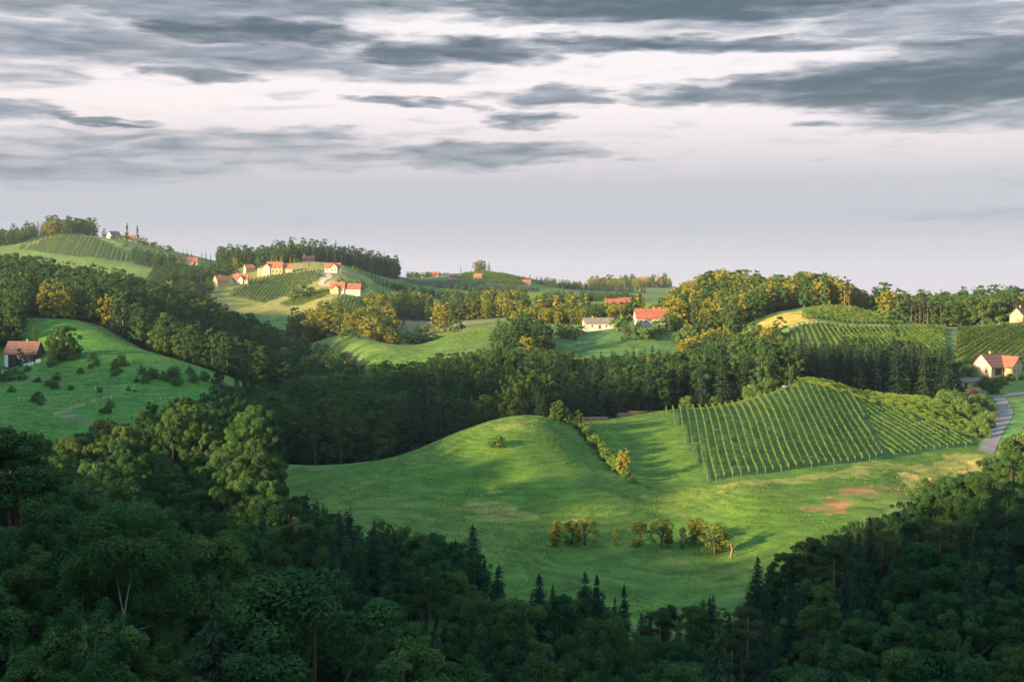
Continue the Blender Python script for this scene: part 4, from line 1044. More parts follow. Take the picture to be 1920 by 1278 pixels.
# ------------------------------------------------------------------ houses
M['red_tile'] = tile_mat('red_tiles', (0.35, 0.105, 0.055)); M['orange_tile'] = tile_mat('orange_tiles', (0.40, 0.145, 0.065))
M['brown_tile'] = tile_mat('brown_tiles', (0.27, 0.12, 0.095)); M['grey_tile'] = tile_mat('weathered_grey_tiles', (0.20, 0.165, 0.145))
M['rust_tile'] = tile_mat('rust_brown_tiles', (0.24, 0.10, 0.065))
M['white_wall'] = solid_mat('white_plaster', (0.44, 0.42, 0.38), 0.9, 0.12, 0.8, 0.1); M['cream_wall'] = solid_mat('cream_plaster', (0.43, 0.34, 0.21), 0.9, 0.12, 0.8, 0.1)
M['pink_wall'] = solid_mat('pinkish_plaster', (0.58, 0.40, 0.30), 0.9, 0.15, 0.8, 0.1); M['yellow_wall'] = solid_mat('yellow_plaster', (0.66, 0.48, 0.16), 0.9, 0.15, 0.8, 0.1)
M['dark_timber'] = solid_mat('dark_timber', (0.055, 0.04, 0.03), 0.9, 0.35, 3.0, 0.3); M['pale_timber'] = solid_mat('weathered_boards', (0.42, 0.30, 0.19), 0.9, 0.3, 3.0, 0.3)
M['white_wash'] = solid_mat('fresh_whitewash', (0.78, 0.77, 0.76), 0.9, 0.06, 0.8)
M['frame'] = solid_mat('window_frame', (0.55, 0.5, 0.43), 0.6, 0.1); M['chimney'] = solid_mat('chimney_brick', (0.42, 0.28, 0.2), 0.9, 0.25, 3)
_g, _nt, _o = newmat('window_glass'); _b = _nt.nodes.new('ShaderNodeBsdfPrincipled'); _b.inputs['Base Color'].default_value = (0.02, 0.024, 0.03, 1)
_b.inputs['Roughness'].default_value = 0.12; _nt.links.new(_b.outputs[0], _o.inputs[0]); M['glass'] = _g


def gable_mesh(L, W, h, rh, mat, x=0, y=0, turn=False, foot=2.5):
    s = Soup()
    prof = [(-W / 2, -foot), (W / 2, -foot), (W / 2, h), (0, h + rh), (-W / 2, h)]
    V = [(sx * L / 2, a, b) for sx in (-1, 1) for a, b in prof]
    V = [(x + (-v[1] if turn else v[0]), y + (v[0] if turn else v[1]), v[2]) for v in V]
    s.add(V, [(0, 5, 6, 1), (1, 6, 7, 2), (2, 7, 8, 3), (3, 8, 9, 4), (4, 9, 5, 0), (4, 3, 2, -1), (4, 2, 1, 0), (7, 8, 9, -1), (6, 7, 9, 5)])
    return s.mesh('wall', [mat])


def roof_mesh(L, W, h, rh, mat, x=0, y=0, turn=False, over=0.55, th=0.22, lift=0.02):
    s = Soup(); k = rh / (W / 2)
    for sg in (-1, 1):
        pr = [(0, h + rh + lift), (sg * (W / 2 + over), h - over * k + lift), (sg * (W / 2 + over), h - over * k + lift + th), (0, h + rh + lift + th * 1.15)]
        V = [(sx * (L / 2 + over * 0.8), a, b) for sx in (-1, 1) for a, b in pr]
        V = [(x + (-v[1] if turn else v[0]), y + (v[0] if turn else v[1]), v[2]) for v in V]
        s.add(V, [(0, 1, 5, 4), (1, 2, 6, 5), (2, 3, 7, 6), (0, 3, 2, 1), (4, 5, 6, 7)])
    return s.mesh('roof', [mat])


def face_pt(face, L, W, u, z, off, x=0, y=0):
    if face == 'f': return (x + u, y - W / 2 - off, z)
    if face == 'b': return (x + u, y + W / 2 + off, z)
    if face == 'l': return (x - L / 2 - off, y + u, z)
    return (x + L / 2 + off, y + u, z)


def opening(root, kind, face, L, W, u, z, w, h, x=0, y=0):
    f = Soup(); p = Soup(); t = 0.11
    def bx(s, u0, u1, z0, z1, o0, o1):
        a = face_pt(face, L, W, u0, z0, o0, x, y); b = face_pt(face, L, W, u1, z1, o1, x, y)
        s.box(min(a[0], b[0]), max(a[0], b[0]), min(a[1], b[1]), max(a[1], b[1]), z0, z1)
    bx(f, u - w / 2 - t, u - w / 2, z, z + h, -0.02, 0.07); bx(f, u + w / 2, u + w / 2 + t, z, z + h, -0.02, 0.07)
    bx(f, u - w / 2 - t, u + w / 2 + t, z + h, z + h + t, -0.02, 0.075); bx(f, u - w / 2 - t * 1.4, u + w / 2 + t * 1.4, z - t, z, -0.02, 0.11)
    if kind == 'window': bx(f, u - 0.03, u + 0.03, z, z + h, -0.02, 0.05)
    fo = link(kind, f.mesh(kind, [M['frame']]), root)
    bx(p, u - w / 2, u + w / 2, z, z + h, -0.02, 0.025)
    link('pane' if kind == 'window' else 'door_leaf', p.mesh('pane', [M['glass'] if kind == 'window' else M['dark_timber']]), fo)


def house(name, label, cat, px, y, rot, body, wings=(), openings=(), chimneys=(), lift=0.0, group=None, annex=(), clear=1.0):
    """body = (L, W, wall height, roof height, wall material, roof material)"""
    X, Y = xy(px, y)
    L, W = body[0], body[1]
    hs = ground(np.array([X, X - L * .4, X + L * .4, X]), np.array([Y - W * .5, Y, Y, Y + W * .3]))
    z = float(0.5 * hs.min() + 0.5 * hs.mean()) + lift
    root = bpy.data.objects.new(name, None); COL.objects.link(root); root.empty_display_size = 2
    root.location = (X, Y, z); root.rotation_euler = (0, 0, math.radians(rot)); tag(root, label, cat, group)
    KEEP_CLEAR.append((X, Y, (max(L, W) * 0.75 + 2.5) * clear))
    KEEP_CLEAR.append((X * 0.985, Y * 0.985, (max(L, W) * 0.6 + 1.5) * clear))
    link('wall', gable_mesh(*body[:4], M[body[4]]), root)
    rf = link('roof', roof_mesh(*body[:4], M[body[5]]), root)
    for (x, yy, l, w, h, rh, turn, wm, rm) in wings:
        link('wing_wall', gable_mesh(l, w, h, rh, M[wm], x, yy, turn), root)
        link('wing_roof', roof_mesh(l, w, h, rh, M[rm], x, yy, turn), root)
    for (x0, x1, y0, y1, h, wm) in annex:
        s = Soup(); s.box(x0, x1, y0, y1, -2.5, h); link('annex', s.mesh('annex', [M[wm]]), root)
        s = Soup(); s.box(x0 - .2, x1 + .2, y0 - .2, y1 + .2, h + 0.003, h + 0.22); link('annex_roof', s.mesh('annex_roof', [M['grey_tile']]), root)
    for o in openings:
        opening(root, *o[:2], *(o[6] if len(o) > 6 else (L, W)), *o[2:6], *(o[7] if len(o) > 7 else ()))
    for (cx, cy, top) in chimneys:
        s = Soup(); s.box(cx - .35, cx + .35, cy - .35, cy + .35, body[2] + body[3] * 0.4, top); s.box(cx - .45, cx + .45, cy - .45, cy + .45, top + .002, top + 0.16)
        link('chimney', s.mesh('chimney', [M['chimney']]), rf)
    return root


def wins(face, us, z, w=0.9, h=1.2, kind='window'): return [(kind, face, u, z, w, h) for u in us]


house('farmhouse', 'large farmhouse with pink gable, rusty roof and cross wing above the road', 'house', 1862, 560, 38, (15, 9, 3.6, 4.6, 'pink_wall', 'rust_tile'),
      wings=[(4.6, -4.6, 8, 8.2, 3.4, 3.9, True, 'cream_wall', 'rust_tile')],
      openings=wins('l', (-2.3, 2.0), 1.3, .8, 1.0) + wins('f', (-2.8,), 0.2, 4.6, 2.7, 'door') + [('window', 'f', u, 1.1, .8, 1.3, (8.2, 8), (4.6, -4.6)) for u in (-2.4, 0, 2.4)] + [('window', 'f', 0, 4.4, .7, 1.0, (8.2, 8), (4.6, -4.6))], chimneys=[(-1, 0.4, 9.2)])
house('yellow_hut', 'small yellow hut with grey roof below the pink farmhouse gable', 'hut', 1818, 528, 20, (9, 4.5, 2.6, 1.0, 'yellow_wall', 'grey_tile'), lift=1.6, openings=wins('f', (0.5,), 1.0, .9, .8) + wins('f', (-3.0,), 0.05, 1.3, 2.1, 'door'))
house('wooden_shed', 'open wooden shed with tilted brown roof among roadside bushes', 'shed', 1833, 500, 62, (6.5, 4.6, 2.2, 2.1, 'dark_timber', 'brown_tile'), openings=wins('l', (0,), 0.05, 1.6, 1.9, 'door'))
house('knoll_house', 'small pale wooden gable house on the grassy knoll at the right edge', 'house', 1912, 744, 52, (10, 7, 3.3, 3.6, 'pale_timber', 'brown_tile'), openings=wins('l', (0.0,), 3.6, .7, .9), chimneys=[(1.5, 0.3, 8.0)], lift=0.4)
house('country_house', 'white house with brown roof half hidden by trees on the left meadow', 'house', 45, 600, -4, (13.5, 9, 3.3, 4.6, 'dark_timber', 'brown_tile'),
      annex=[(-6.72, -5.2, -4.65, 4.4, 2.6, 'white_wash'), (-1.3, 1.9, -4.68, 0, 3.0, 'white_wash')], openings=[('window', 'f', 0.3, 1.0, 1.1, 1.2, (13.5, 9.36), ())] + wins('f', (3.6,), 0.1, 1.0, 2.0, 'door'), chimneys=[(1.2, 0.3, 8.8)], lift=1.2)
house('grey_roofed_barn', 'long white barn with weathered grey roof on the lawn', 'barn', 1122, 742, 8, (15.5, 7.5, 3.2, 2.4, 'white_wall', 'grey_tile'), openings=wins('f', (-4, 3.5), 1.0) + wins('f', (0,), 0.05, 1.1, 2.1, 'door'), chimneys=[(-3, 0.2, 6.4)], lift=0.6)
house('red_roofed_house', 'white house with long bright red roof below the right wooded hill', 'house', 1219, 738, 6, (16, 9, 4.0, 4.6, 'white_wall', 'red_tile'), openings=wins('f', (-6, -3.2, 3.4, 6), 1.5) + wins('l', (-2, 2), 1.5), chimneys=[(2, 0.2, 9.4), (5, 0.2, 9.3)], lift=0.4)
house('long_hillside_house', 'long cream house with stepped orange roofs above the far vineyard', 'house', 516, 1200, 8, (13, 10, 5.6, 4.2, 'cream_wall', 'orange_tile'),
      wings=[(10.4, 0.3, 8.6, 8.6, 4.6, 3.1, False, 'cream_wall', 'orange_tile'), (-7.2, -1.0, 9, 6.5, 5.4, 3.0, True, 'white_wall', 'orange_tile')], annex=[(-14.5, -10.55, -5, 2, 4.4, 'cream_wall')],
      openings=wins('f', (-4.5, -1.5, 1.5, 4.5), 1.0, 1.1, 1.6) + wins('f', (-4, 0, 4), 3.8, .9, 1.1), chimneys=[(2, .3, 10.3)], lift=0.5)
house('orange_roofed_house', 'cream gable house with orange roof at the left end of the far vineyard', 'house', 414, 1120, 40, (9.5, 8, 4.0, 4.2, 'cream_wall', 'orange_tile'), openings=wins('l', (-2, 2), 1.2), chimneys=[(0, .3, 8.8)], lift=0.6)
house('dormered_house', 'white house with red roof and front dormer beside the orange-roofed gable house', 'house', 452, 1130, 4, (11.5, 8.5, 3.6, 4.2, 'white_wall', 'orange_tile'), wings=[(0, -2.6, 4.6, 4.2, 4.2, 2.4, True, 'white_wall', 'orange_tile')], openings=wins('f', (-4, 4), 1.2), chimneys=[(-3, .3, 8.7)], lift=0.8)
house('garden_house', 'small cream house with orange roof left of the long hillside house', 'house', 467, 1232, 35, (8, 6.5, 3.2, 3.2, 'cream_wall', 'orange_tile'), openings=wins('l', (0,), 1.2), lift=0.5)
house('twin_roofed_farm', 'white farm with two red roofs side by side above the vineyard strip', 'farm', 633, 1050, 3, (10.5, 9, 3.6, 4.0, 'white_wall', 'orange_tile'), wings=[(11.3, 0.6, 11.2, 9, 3.0, 3.8, False, 'white_wall', 'red_tile'), (-1.5, -3.2, 5, 5, 3.2, 2.4, True, 'cream_wall', 'orange_tile')], openings=wins('f', (3.6,), 1.2), chimneys=[(3, .3, 8.4)], lift=0.6)
house('cross_gabled_house', 'white house with orange hipped roofs and cross gable on the hilltop lane', 'house', 624, 1180, 6, (13, 8.5, 3.4, 3.6, 'white_wall', 'orange_tile'), wings=[(1.0, -2.4, 6, 6, 3.6, 3.2, True, 'white_wall', 'orange_tile')], openings=wins('f', (-4.5, 5.5), 1.1) + [('window', 'f', u, 1.1, .9, 1.3, (6, 6), (1.0, -2.4)) for u in (-1.5, 1.5)], lift=0.6)
house('wood_edge_house', 'pinkish house with red roof among the conifers of the wooded crest', 'house', 579, 1310, 5, (11, 8, 3.6, 3.2, 'white_wall', 'red_tile'), openings=wins('f', (-2, 2), 1.2), chimneys=[(-4, .3, 8)], lift=-1.5)
house('small_red_house', 'small white house with red roof below the skyline conifers', 'house', 362, 1350, 10, (9, 7, 3.0, 4.2, 'white_wall', 'red_tile'), openings=wins('f', (-2, 2), 1.0), lift=0.4)
house('skyline_cabin', 'tiny pale cabin left of the small red-roofed house', 'cabin', 341, 1365, 35, (6.5, 5.5, 2.6, 2.8, 'white_wall', 'brown_tile'), openings=wins('l', (0,), 1.0), lift=0.3)
house('far_hill_house', 'grey-gabled white house left of the poplars on the far hill', 'house', 215, 1600, 48, (12, 9, 4, 4.5, 'white_wall', 'grey_tile'), openings=wins('l', (-2, 2), 1.2), lift=0.6)
house('poplar_house', 'long low red-roofed house behind the two poplars', 'house', 239, 1595, 4, (18, 8, 3, 3.6, 'pink_wall', 'red_tile'), openings=wins('f', (-5, 0, 5), 1.0), lift=0.6)
for nm, lab, px, y, r, wm, rm in [('ridge_house', 'white ridge house left end of the hamlet near the vineyard knoll', 791, 1610, 10, 'white_wall', 'grey_tile'), ('ridge_house', 'red-roofed ridge house in the middle of the hamlet near the knoll', 816, 1608, 6, 'white_wall', 'red_tile'),
                                   ('ridge_house', 'pink-walled house below the hamlet, beside the slim dark tree', 850, 1500, 12, 'pink_wall', 'brown_tile'), ('slope_house', 'white house with red roof below the tree clump on the knoll', 897, 1490, -20, 'white_wall', 'red_tile'),
                                   ('slope_house', 'small red-roofed house at the right end of the knoll vineyard', 987, 1500, 5, 'white_wall', 'red_tile')]:
    house(nm, lab, 'house', px, y, r, (8.5, 6.5, 2.6, 3.2, wm, rm), openings=wins('f', (-2.5, 2.5), 1.1), lift=-0.4, group='houses of the ridge hamlet', clear=0.45)
house('valley_house', 'pale house with red roof behind the yellow poplars', 'house', 1152, 1000, 8, (12, 9, 4, 4.6, 'pink_wall', 'red_tile'), openings=wins('f', (-3, 3), 1.2), lift=-3.0)
house('valley_barn', 'red-roofed barn just right of the pale house behind the poplars', 'barn', 1172, 1010, 6, (9, 8, 4, 4.2, 'cream_wall', 'red_tile'), openings=wins('f', (0,), 0.1, 2.0, 2.4, 'door'), lift=-3.0)
house('distant_house', 'tiny pale house on the farthest hill, left one', 'house', 1208, 2190, 10, (16, 10, 6, 5, 'pink_wall', 'orange_tile'), lift=3, group='tiny houses on the farthest hill', openings=wins('f', (0,), 1.5))
house('distant_house', 'tiny pale house on the farthest hill, right one', 'house', 1238, 2180, 10, (14, 10, 6, 5, 'cream_wall', 'orange_tile'), lift=3, group='tiny houses on the farthest hill', openings=wins('f', (0,), 1.5))

# ------------------------------------------------------------------ road and tracks
M['asphalt'] = solid_mat('worn_asphalt', (0.17, 0.155, 0.16), 0.9, 0.2, 1.2, 0.1); M['gravel'] = solid_mat('pale_gravel', (0.36, 0.31, 0.25), 0.95, 0.25, 1.0, 0.1)


def strip(name, label, pts, width, mat, up=0.12):
    P = np.array([xy(*p) for p in pts]); t = np.linspace(0, len(P) - 1, 26 * len(P))
    i = np.clip(t.astype(int), 0, len(P) - 2); f = (t - i)[:, None]
    def cr(k): return P[np.clip(k, 0, len(P) - 1)]
    p0, p1, p2, p3 = cr(i - 1), cr(i), cr(i + 1), cr(i + 2)
    C = 0.5 * ((2 * p1) + (p2 - p0) * f + (2 * p0 - 5 * p1 + 4 * p2 - p3) * f ** 2 + (3 * p1 - p0 - 3 * p2 + p3) * f ** 3)
    T = np.gradient(C, axis=0); T /= np.linalg.norm(T, axis=1, keepdims=True); Nn = np.stack([-T[:, 1], T[:, 0]], 1)
    V = []
    for o in (-0.5, -0.17, 0.17, 0.5):
        q = C + Nn * width * o
        V.append(np.stack([q[:, 0], q[:, 1], ground(q[:, 0], q[:, 1]) + up], 1))
    V = np.stack(V, 1).reshape(-1, 3); n = len(C)
    Q = [(a * 4 + k, a * 4 + k + 1, (a + 1) * 4 + k + 1, (a + 1) * 4 + k) for a in range(n - 1) for k in range(3)]
    tag(link(name, np_mesh(name, V, Q, [mat], smooth=True)), label, None, None, 'structure')


strip('road', 'narrow grey lane curving downhill past the farmhouse', [(1852, 392), (1860, 405), (1872, 425), (1884, 448), (1889, 468), (1882, 490), (1874, 500)], 4.2, M['asphalt'])
strip('road', 'lane branch running level to the right below the farmhouse', [(1866, 501), (1890, 506), (1925, 511), (1990, 512)], 3.6, M['asphalt'], 0.124)
strip('path', 'pale gravel lane winding up to the white cross-gabled house', [(640, 1082), (622, 1100), (604, 1112), (606, 1130), (618, 1146), (616, 1160), (600, 1178), (586, 1195)], 4.5, M['gravel'], 0.2)
strip('path', 'grassy gravel path along the top of the right vineyards', [(1480, 680), (1600, 682), (1700, 690), (1783, 694), (1800, 697)], 2.6, M['gravel'], 0.2)

# ------------------------------------------------------------------ vineyards: every row a thing
M['post'] = solid_mat('vineyard_post', (0.22, 0.19, 0.15), 0.9, 0.2, 3)
VROWS = 0


def vine_rows(poly, direction, spacing, label, group, card=0.3, dens=26, height=1.9, posts=False, step=1.0, wide=0.26):
    global VROWS
    P = np.array(plan(poly)); pl = [tuple(p) for p in P]
    d = np.array(direction, float); d /= np.linalg.norm(d); nn = np.array([-d[1], d[0]])
    if nn[0] < 0: nn = -nn
    u = P @ nn; v = P @ d
    rows = []
    for c in np.arange(u.min() + spacing * 0.5, u.max(), spacing):
        s = np.arange(v.min(), v.max(), step)
        pts = nn[None] * c + d[None] * s[:, None]
        k = inpoly(pts[:, 0], pts[:, 1], pl)
        i = 0
        while i < len(s):
            if k[i]:
                j = i
                while j + 1 < len(s) and k[j + 1]: j += 1
                if (j - i) * step > 7: rows.append(pts[i:j + 1])
                i = j + 1
            else: i += 1
    for ri, pts in enumerate(rows):
        rng = np.random.default_rng(VROWS + 5000); VROWS += 1
        z = ground(pts[:, 0], pts[:, 1]); o = np.array([pts[0, 0], pts[0, 1], z[0]])
        ln = (len(pts) - 1) * step
        n = int(ln * dens); t = rng.uniform(0, len(pts) - 1.001, n); i = t.astype(int); f = (t - i)
        base = pts[i] * (1 - f[:, None]) + pts[i + 1] * f[:, None]; bz = z[i] * (1 - f) + z[i + 1] * f
        hv = height * (0.9 + 0.16 * np.interp(t, np.arange(len(pts)), rng.normal(size=len(pts))))
        h = 0.45 + (hv - 0.45) * rng.uniform(0, 1, n) ** 0.75
        off = rng.normal(size=n) * wide * (1.25 - 0.45 * h / height)
        c = np.stack([base[:, 0] + nn[0] * off, base[:, 1] + nn[1] * off, bz + h], 1) - o
        m = len(c)
        if m < ln * 12: c[:, :2] += 0
        nr = np.stack([nn[0] * np.sign(off), nn[1] * np.sign(off), np.full(m, 0.35)], 1) + rng.normal(size=(m, 3)) * 0.5
        vv, q = cards(rng, c, nr, card * rng.uniform(0.6, 1.3, m), 0.7)
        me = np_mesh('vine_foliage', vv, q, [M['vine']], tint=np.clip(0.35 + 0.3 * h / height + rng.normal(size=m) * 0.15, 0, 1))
        where = 'left end row' if ri == 0 else 'right end row' if ri == len(rows) - 1 else ('%srow from the left' % ((ORD + ['%dth ' % k for k in range(13, 80)])[ri])) if ri < 12 else None
        if where is None: where = 'row %d counted from the left' % (ri + 1)
        if posts:
            r = bpy.data.objects.new('vine_row', None); COL.objects.link(r); r.location = o
            link('foliage', me, r)
            for e in (0, -1):
                s = Soup(); s.tube([(0, 0, -0.3), (0, 0, height + 0.2)], [0.05, 0.045], 5)
                link('end_post', s.mesh('end_post', [M['post']]), r, (pts[e, 0] - o[0], pts[e, 1] - o[1], z[e] - o[2]))
            s = Soup()
            for k in range(6, len(pts) - 4, 6):
                s.tube([(pts[k, 0] - o[0], pts[k, 1] - o[1], z[k] - o[2] - .2), (pts[k, 0] - o[0], pts[k, 1] - o[1], z[k] - o[2] + height + 0.2)], [0.05, 0.045], 4)
            if s.n: tag(link('trellis_posts', s.mesh('trellis_posts', [M['post']]), r), kind='stuff')
        else:
            r = link('vine_row', me, None, o)
        tag(r, '%s, %s' % (label, where), 'vine row', group)


vine_rows(P_ROWS_STEEP, (-0.09, -1), 2.05, 'vine row on the near vineyard slope', 'vine rows of the near vineyard', 0.11, 120, 1.5, True, wide=0.08)
vine_rows(P_ROWS_SLANT, (0.17, -1), 2.7, 'slanting vine row of the near vineyard', 'slanting vine rows of the near vineyard', 0.10, 110, 1.15, True, wide=0.07)
_b0, _b1 = np.array(xy(1500, 456)), np.array(xy(1835, 416))
vine_rows(P_VINE_B, _b1 - _b0, 2.6, 'dense vine row in the band behind the near vineyard', 'vine rows of the band behind', 0.14, 110, 1.7, wide=0.38)
vine_rows(P_VINE_C, (-0.13, -1), 2.3, 'vine row on the hill vineyard left of the path', 'vine rows left of the hill path', 0.24, 34, 1.7)
vine_rows(P_VINE_D, (0.10, -1), 2.4, 'vine row below the hilltop wood', 'vine rows below the hilltop wood', 0.24, 34, 1.7)
vine_rows(P_VINE_E, (-0.50, -0.85), 2.4, 'vine row on the hill vineyard right of the path', 'vine rows right of the hill path', 0.24, 34, 1.7)
vine_rows(P_VINE_H, (0.05, -1), 2.7, 'vine row below the long hillside house', 'vine rows below the long hillside house', 0.45, 8, 1.8, step=2)
vine_rows(P_VINE_J, (0.05, -1), 2.6, 'vine row below the twin-roofed farm', 'vine rows below the twin-roofed farm', 0.5, 7, 2.0, step=2)
vine_rows(P_VINE_I, (1, 0.35), 3.4, 'vine row left of the twin-roofed farm', 'vine rows left of the twin-roofed farm', 0.45, 8, 1.7, step=2)
vine_rows(P_VINE_K, (0.25, -1), 4.6, 'vine row on the far left hill', 'vine rows of the far left hill', 0.6, 5.5, 1.9, step=3)
vine_rows(P_VINE_M, (0.1, -1), 3.4, 'vine row right of the cross-gabled house', 'vine rows right of the cross-gabled house', 0.5, 6.5, 1.9, step=2)
vine_rows(P_VINE_N, (-0.25, -1), 3.6, 'vine row on the round knoll', 'vine rows of the round knoll', 0.5, 6.5, 1.9, step=2)
vine_rows(P_VINE_P, (0.3, -1), 4.0, 'vine row on the slope below the knoll', 'vine rows below the knoll', 0.55, 5.5, 1.9, step=3)

# ------------------------------------------------------------------ small things
def log_pile(px, y, n, ln, rot, label):
    X, Y = xy(px, y); rng = np.random.default_rng(int(px)); s = Soup()
    for row in range(3):
        for k in range(n - row):
            yy = (k + row * 0.5 - n / 2) * 0.42; r = rng.uniform(0.17, 0.22); dx = rng.normal() * 0.2
            s.tube([(-ln / 2 + dx, yy, 0.2 + row * 0.36), (ln / 2 + dx, yy, 0.2 + row * 0.36)], [r, r * 0.92], 8)
    tag(link('log_pile', s.mesh('log_pile', [M['red_bark']]), None, (X, Y, gz(X, Y)), math.radians(rot)), label, 'log pile', 'log piles at the wood edge')


log_pile(1113, 425, 9, 8.5, 12, 'longer reddish log pile at the wood edge left of the vineyard')
log_pile(1172, 436, 6, 4.5, 6, 'short log pile at the wood edge nearest the vineyard')
log_pile(1196, 437, 6, 6.0, 4, 'pale log pile between the short pile and the vineyard')


def snag():
    X, Y = xy(1373, 276); s = Soup()
    r = bpy.data.objects.new('dead_tree', None); COL.objects.link(r); r.location = (X, Y, gz(X, Y)); tag(r, 'bleached bent dead tree trunk standing on the meadow', 'dead tree')
    s.tube([(0, 0, -0.4), (0.05, 0, 0.8), (0.28, 0, 1.5), (0.12, 0, 2.2), (-0.1, 0, 3.0)], [0.28, 0.2, 0.2, 0.15, 0.07], 8); link('trunk', s.mesh('trunk', [M['dead_wood']]), r)
    s = Soup(); s.tube([(0.2, 0, 1.7), (0.8, 0.1, 2.1), (1.1, 0, 2.7)], [0.09, 0.06, 0.02], 5); link('branch', s.mesh('branch', [M['dead_wood']]), r)
    s = Soup(); s.tube([(0.0, 0, 2.4), (-0.5, 0.1, 2.9), (-0.6, 0, 3.5)], [0.07, 0.05, 0.02], 5); link('branch', s.mesh('branch', [M['dead_wood']]), r)


snag()
for i, (px, y) in enumerate([(152, 528), (177, 530), (90, 508), (250, 527), (299, 505), (207, 512), (33, 505)]):
    X, Y = xy(px, y); s = Soup(); s.tube([(0, 0, -0.2), (0, 0, 1.5)], [0.11, 0.11], 6); s.tube([(0.16, 0, -0.2), (0.16, 0, 1.8)], [0.03, 0.03], 4)
    tag(link('tree_guard', s.mesh('tree_guard', [M['white_wall']]), None, (X, Y, gz(X, Y))), 'pale sapling guard on the left meadow, ' + ['upper left of a pair', 'upper right of a pair', 'below the terrace bushes', 'near the terrace bushes', 'lowest near the wood', 'beside the worn track', 'at the left frame edge'][i], 'tree guard', 'sapling guards on the left meadow')
for px0, px1, y, h, lab in [(43, 62, 587, 1.3, 'longer pale garden wall just below the brown-roofed white house'), (66, 75, 589, 1.4, 'short pale garden wall right of the longer one below the white house'), (2, 13, 582, 1.5, 'pale garden wall at the left edge below the white house')]:
    x0, x1 = xy(px0, y)[0], xy(px1, y)[0]; n_ = 6; s = Soup()
    for k in range(n_):
        a, b = x0 + (x1 - x0) * k / n_, x0 + (x1 - x0) * (k + 1) / n_; za = gz((a + b) / 2, y) - gz(x0, y); s.box(a - x0, b - x0 - .004, -.2, .2, za - 0.8, za + h); s.box(a - x0 - .002, b - x0 - .006, -.27, .27, za + h + .002, za + h + .12)
    tag(link('garden_wall', s.mesh('garden_wall', [M['white_wash']]), None, (x0, y, gz(x0, y))), lab, 'wall', 'garden walls below the white house')
X, Y = xy(1474, 447); s = Soup(); s.tube([(-0.9, 0, 0.75), (0.9, 0, 0.75)], [0.5, 0.5], 12); s.tube([(-0.95, 0, 0.75), (-0.9, 0, 0.75)], [0.3, 0.5], 12)
for a in (-0.6, 0.6): s.box(a - .08, a + .08, -.4, .4, -0.1, 0.4)
tag(link('water_tank', s.mesh('water_tank', [M['white_wall']]), None, (X, Y, gz(X, Y)), 0.2), 'small white tank at the top of the near vineyard', 'tank')


# ------------------------------------------------------------------ long grass and weeds on the meadows
def tufts(name, label, poly, n, h0, h1, seed, skip=()):
    rng = np.random.default_rng(seed); P = np.array(plan(poly)); lo = P.min(0); hi = P.max(0)
    x = rng.uniform(lo[0], hi[0], n * 2); y = rng.uniform(lo[1], hi[1], n * 2)
    k = inpoly(x, y, [tuple(p) for p in P])
    for q in skip: k &= ~inpoly(x, y, plan(q))
    dn = vnoise(x / 5, y / 5, seed) * 0.5 + vnoise(x / 17, y / 17, seed + 1) * 0.5
    k &= rng.uniform(0.1, 0.8, n * 2) < dn
    x, y, dn = x[k][:n], y[k][:n], dn[k][:n]; m = len(x); z = ground(x, y)
    h = rng.uniform(h0, h1, m) * (0.5 + dn); a = rng.uniform(0, 6.283, m); w = h * rng.uniform(0.5, 1.1, m)
    lx, ly = rng.normal(size=m) * 1.1 * h, rng.normal(size=m) * 1.1 * h
    V = np.stack([np.stack([x - np.cos(a) * w, y - np.sin(a) * w, z - 0.03], 1), np.stack([x + np.cos(a) * w, y + np.sin(a) * w, z - 0.03], 1), np.stack([x + lx + np.cos(a) * w * .4, y + ly + np.sin(a) * w * .4, z + h], 1), np.stack([x + lx - np.cos(a) * w * .5, y + ly - np.sin(a) * w * .5, z + h * .8], 1)], 1).reshape(-1, 3)
    tag(link(name, np_mesh(name, V, np.arange(m * 4).reshape(m, 4), [M['grass']], tint=np.clip(rng.uniform(0.25, 0.7, m), 0, 1))), label, None, None, 'stuff')


tufts('grass_tufts', 'uneven tufts of meadow grass on the near meadow', P_MEADOW, 60000, 0.07, 0.2, 610, (P_VINE_A, [(1515, 306), (1560, 318), (1605, 310), (1590, 303), (1550, 297)]))
tufts('grass_tufts', 'uneven tufts of meadow grass on the left meadow', P_LEFT, 40000, 0.1, 0.28, 620)
tufts('grass_tufts', 'uneven tufts of meadow grass on the saddle meadow', P_SADDLE, 12000, 0.12, 0.32, 630)

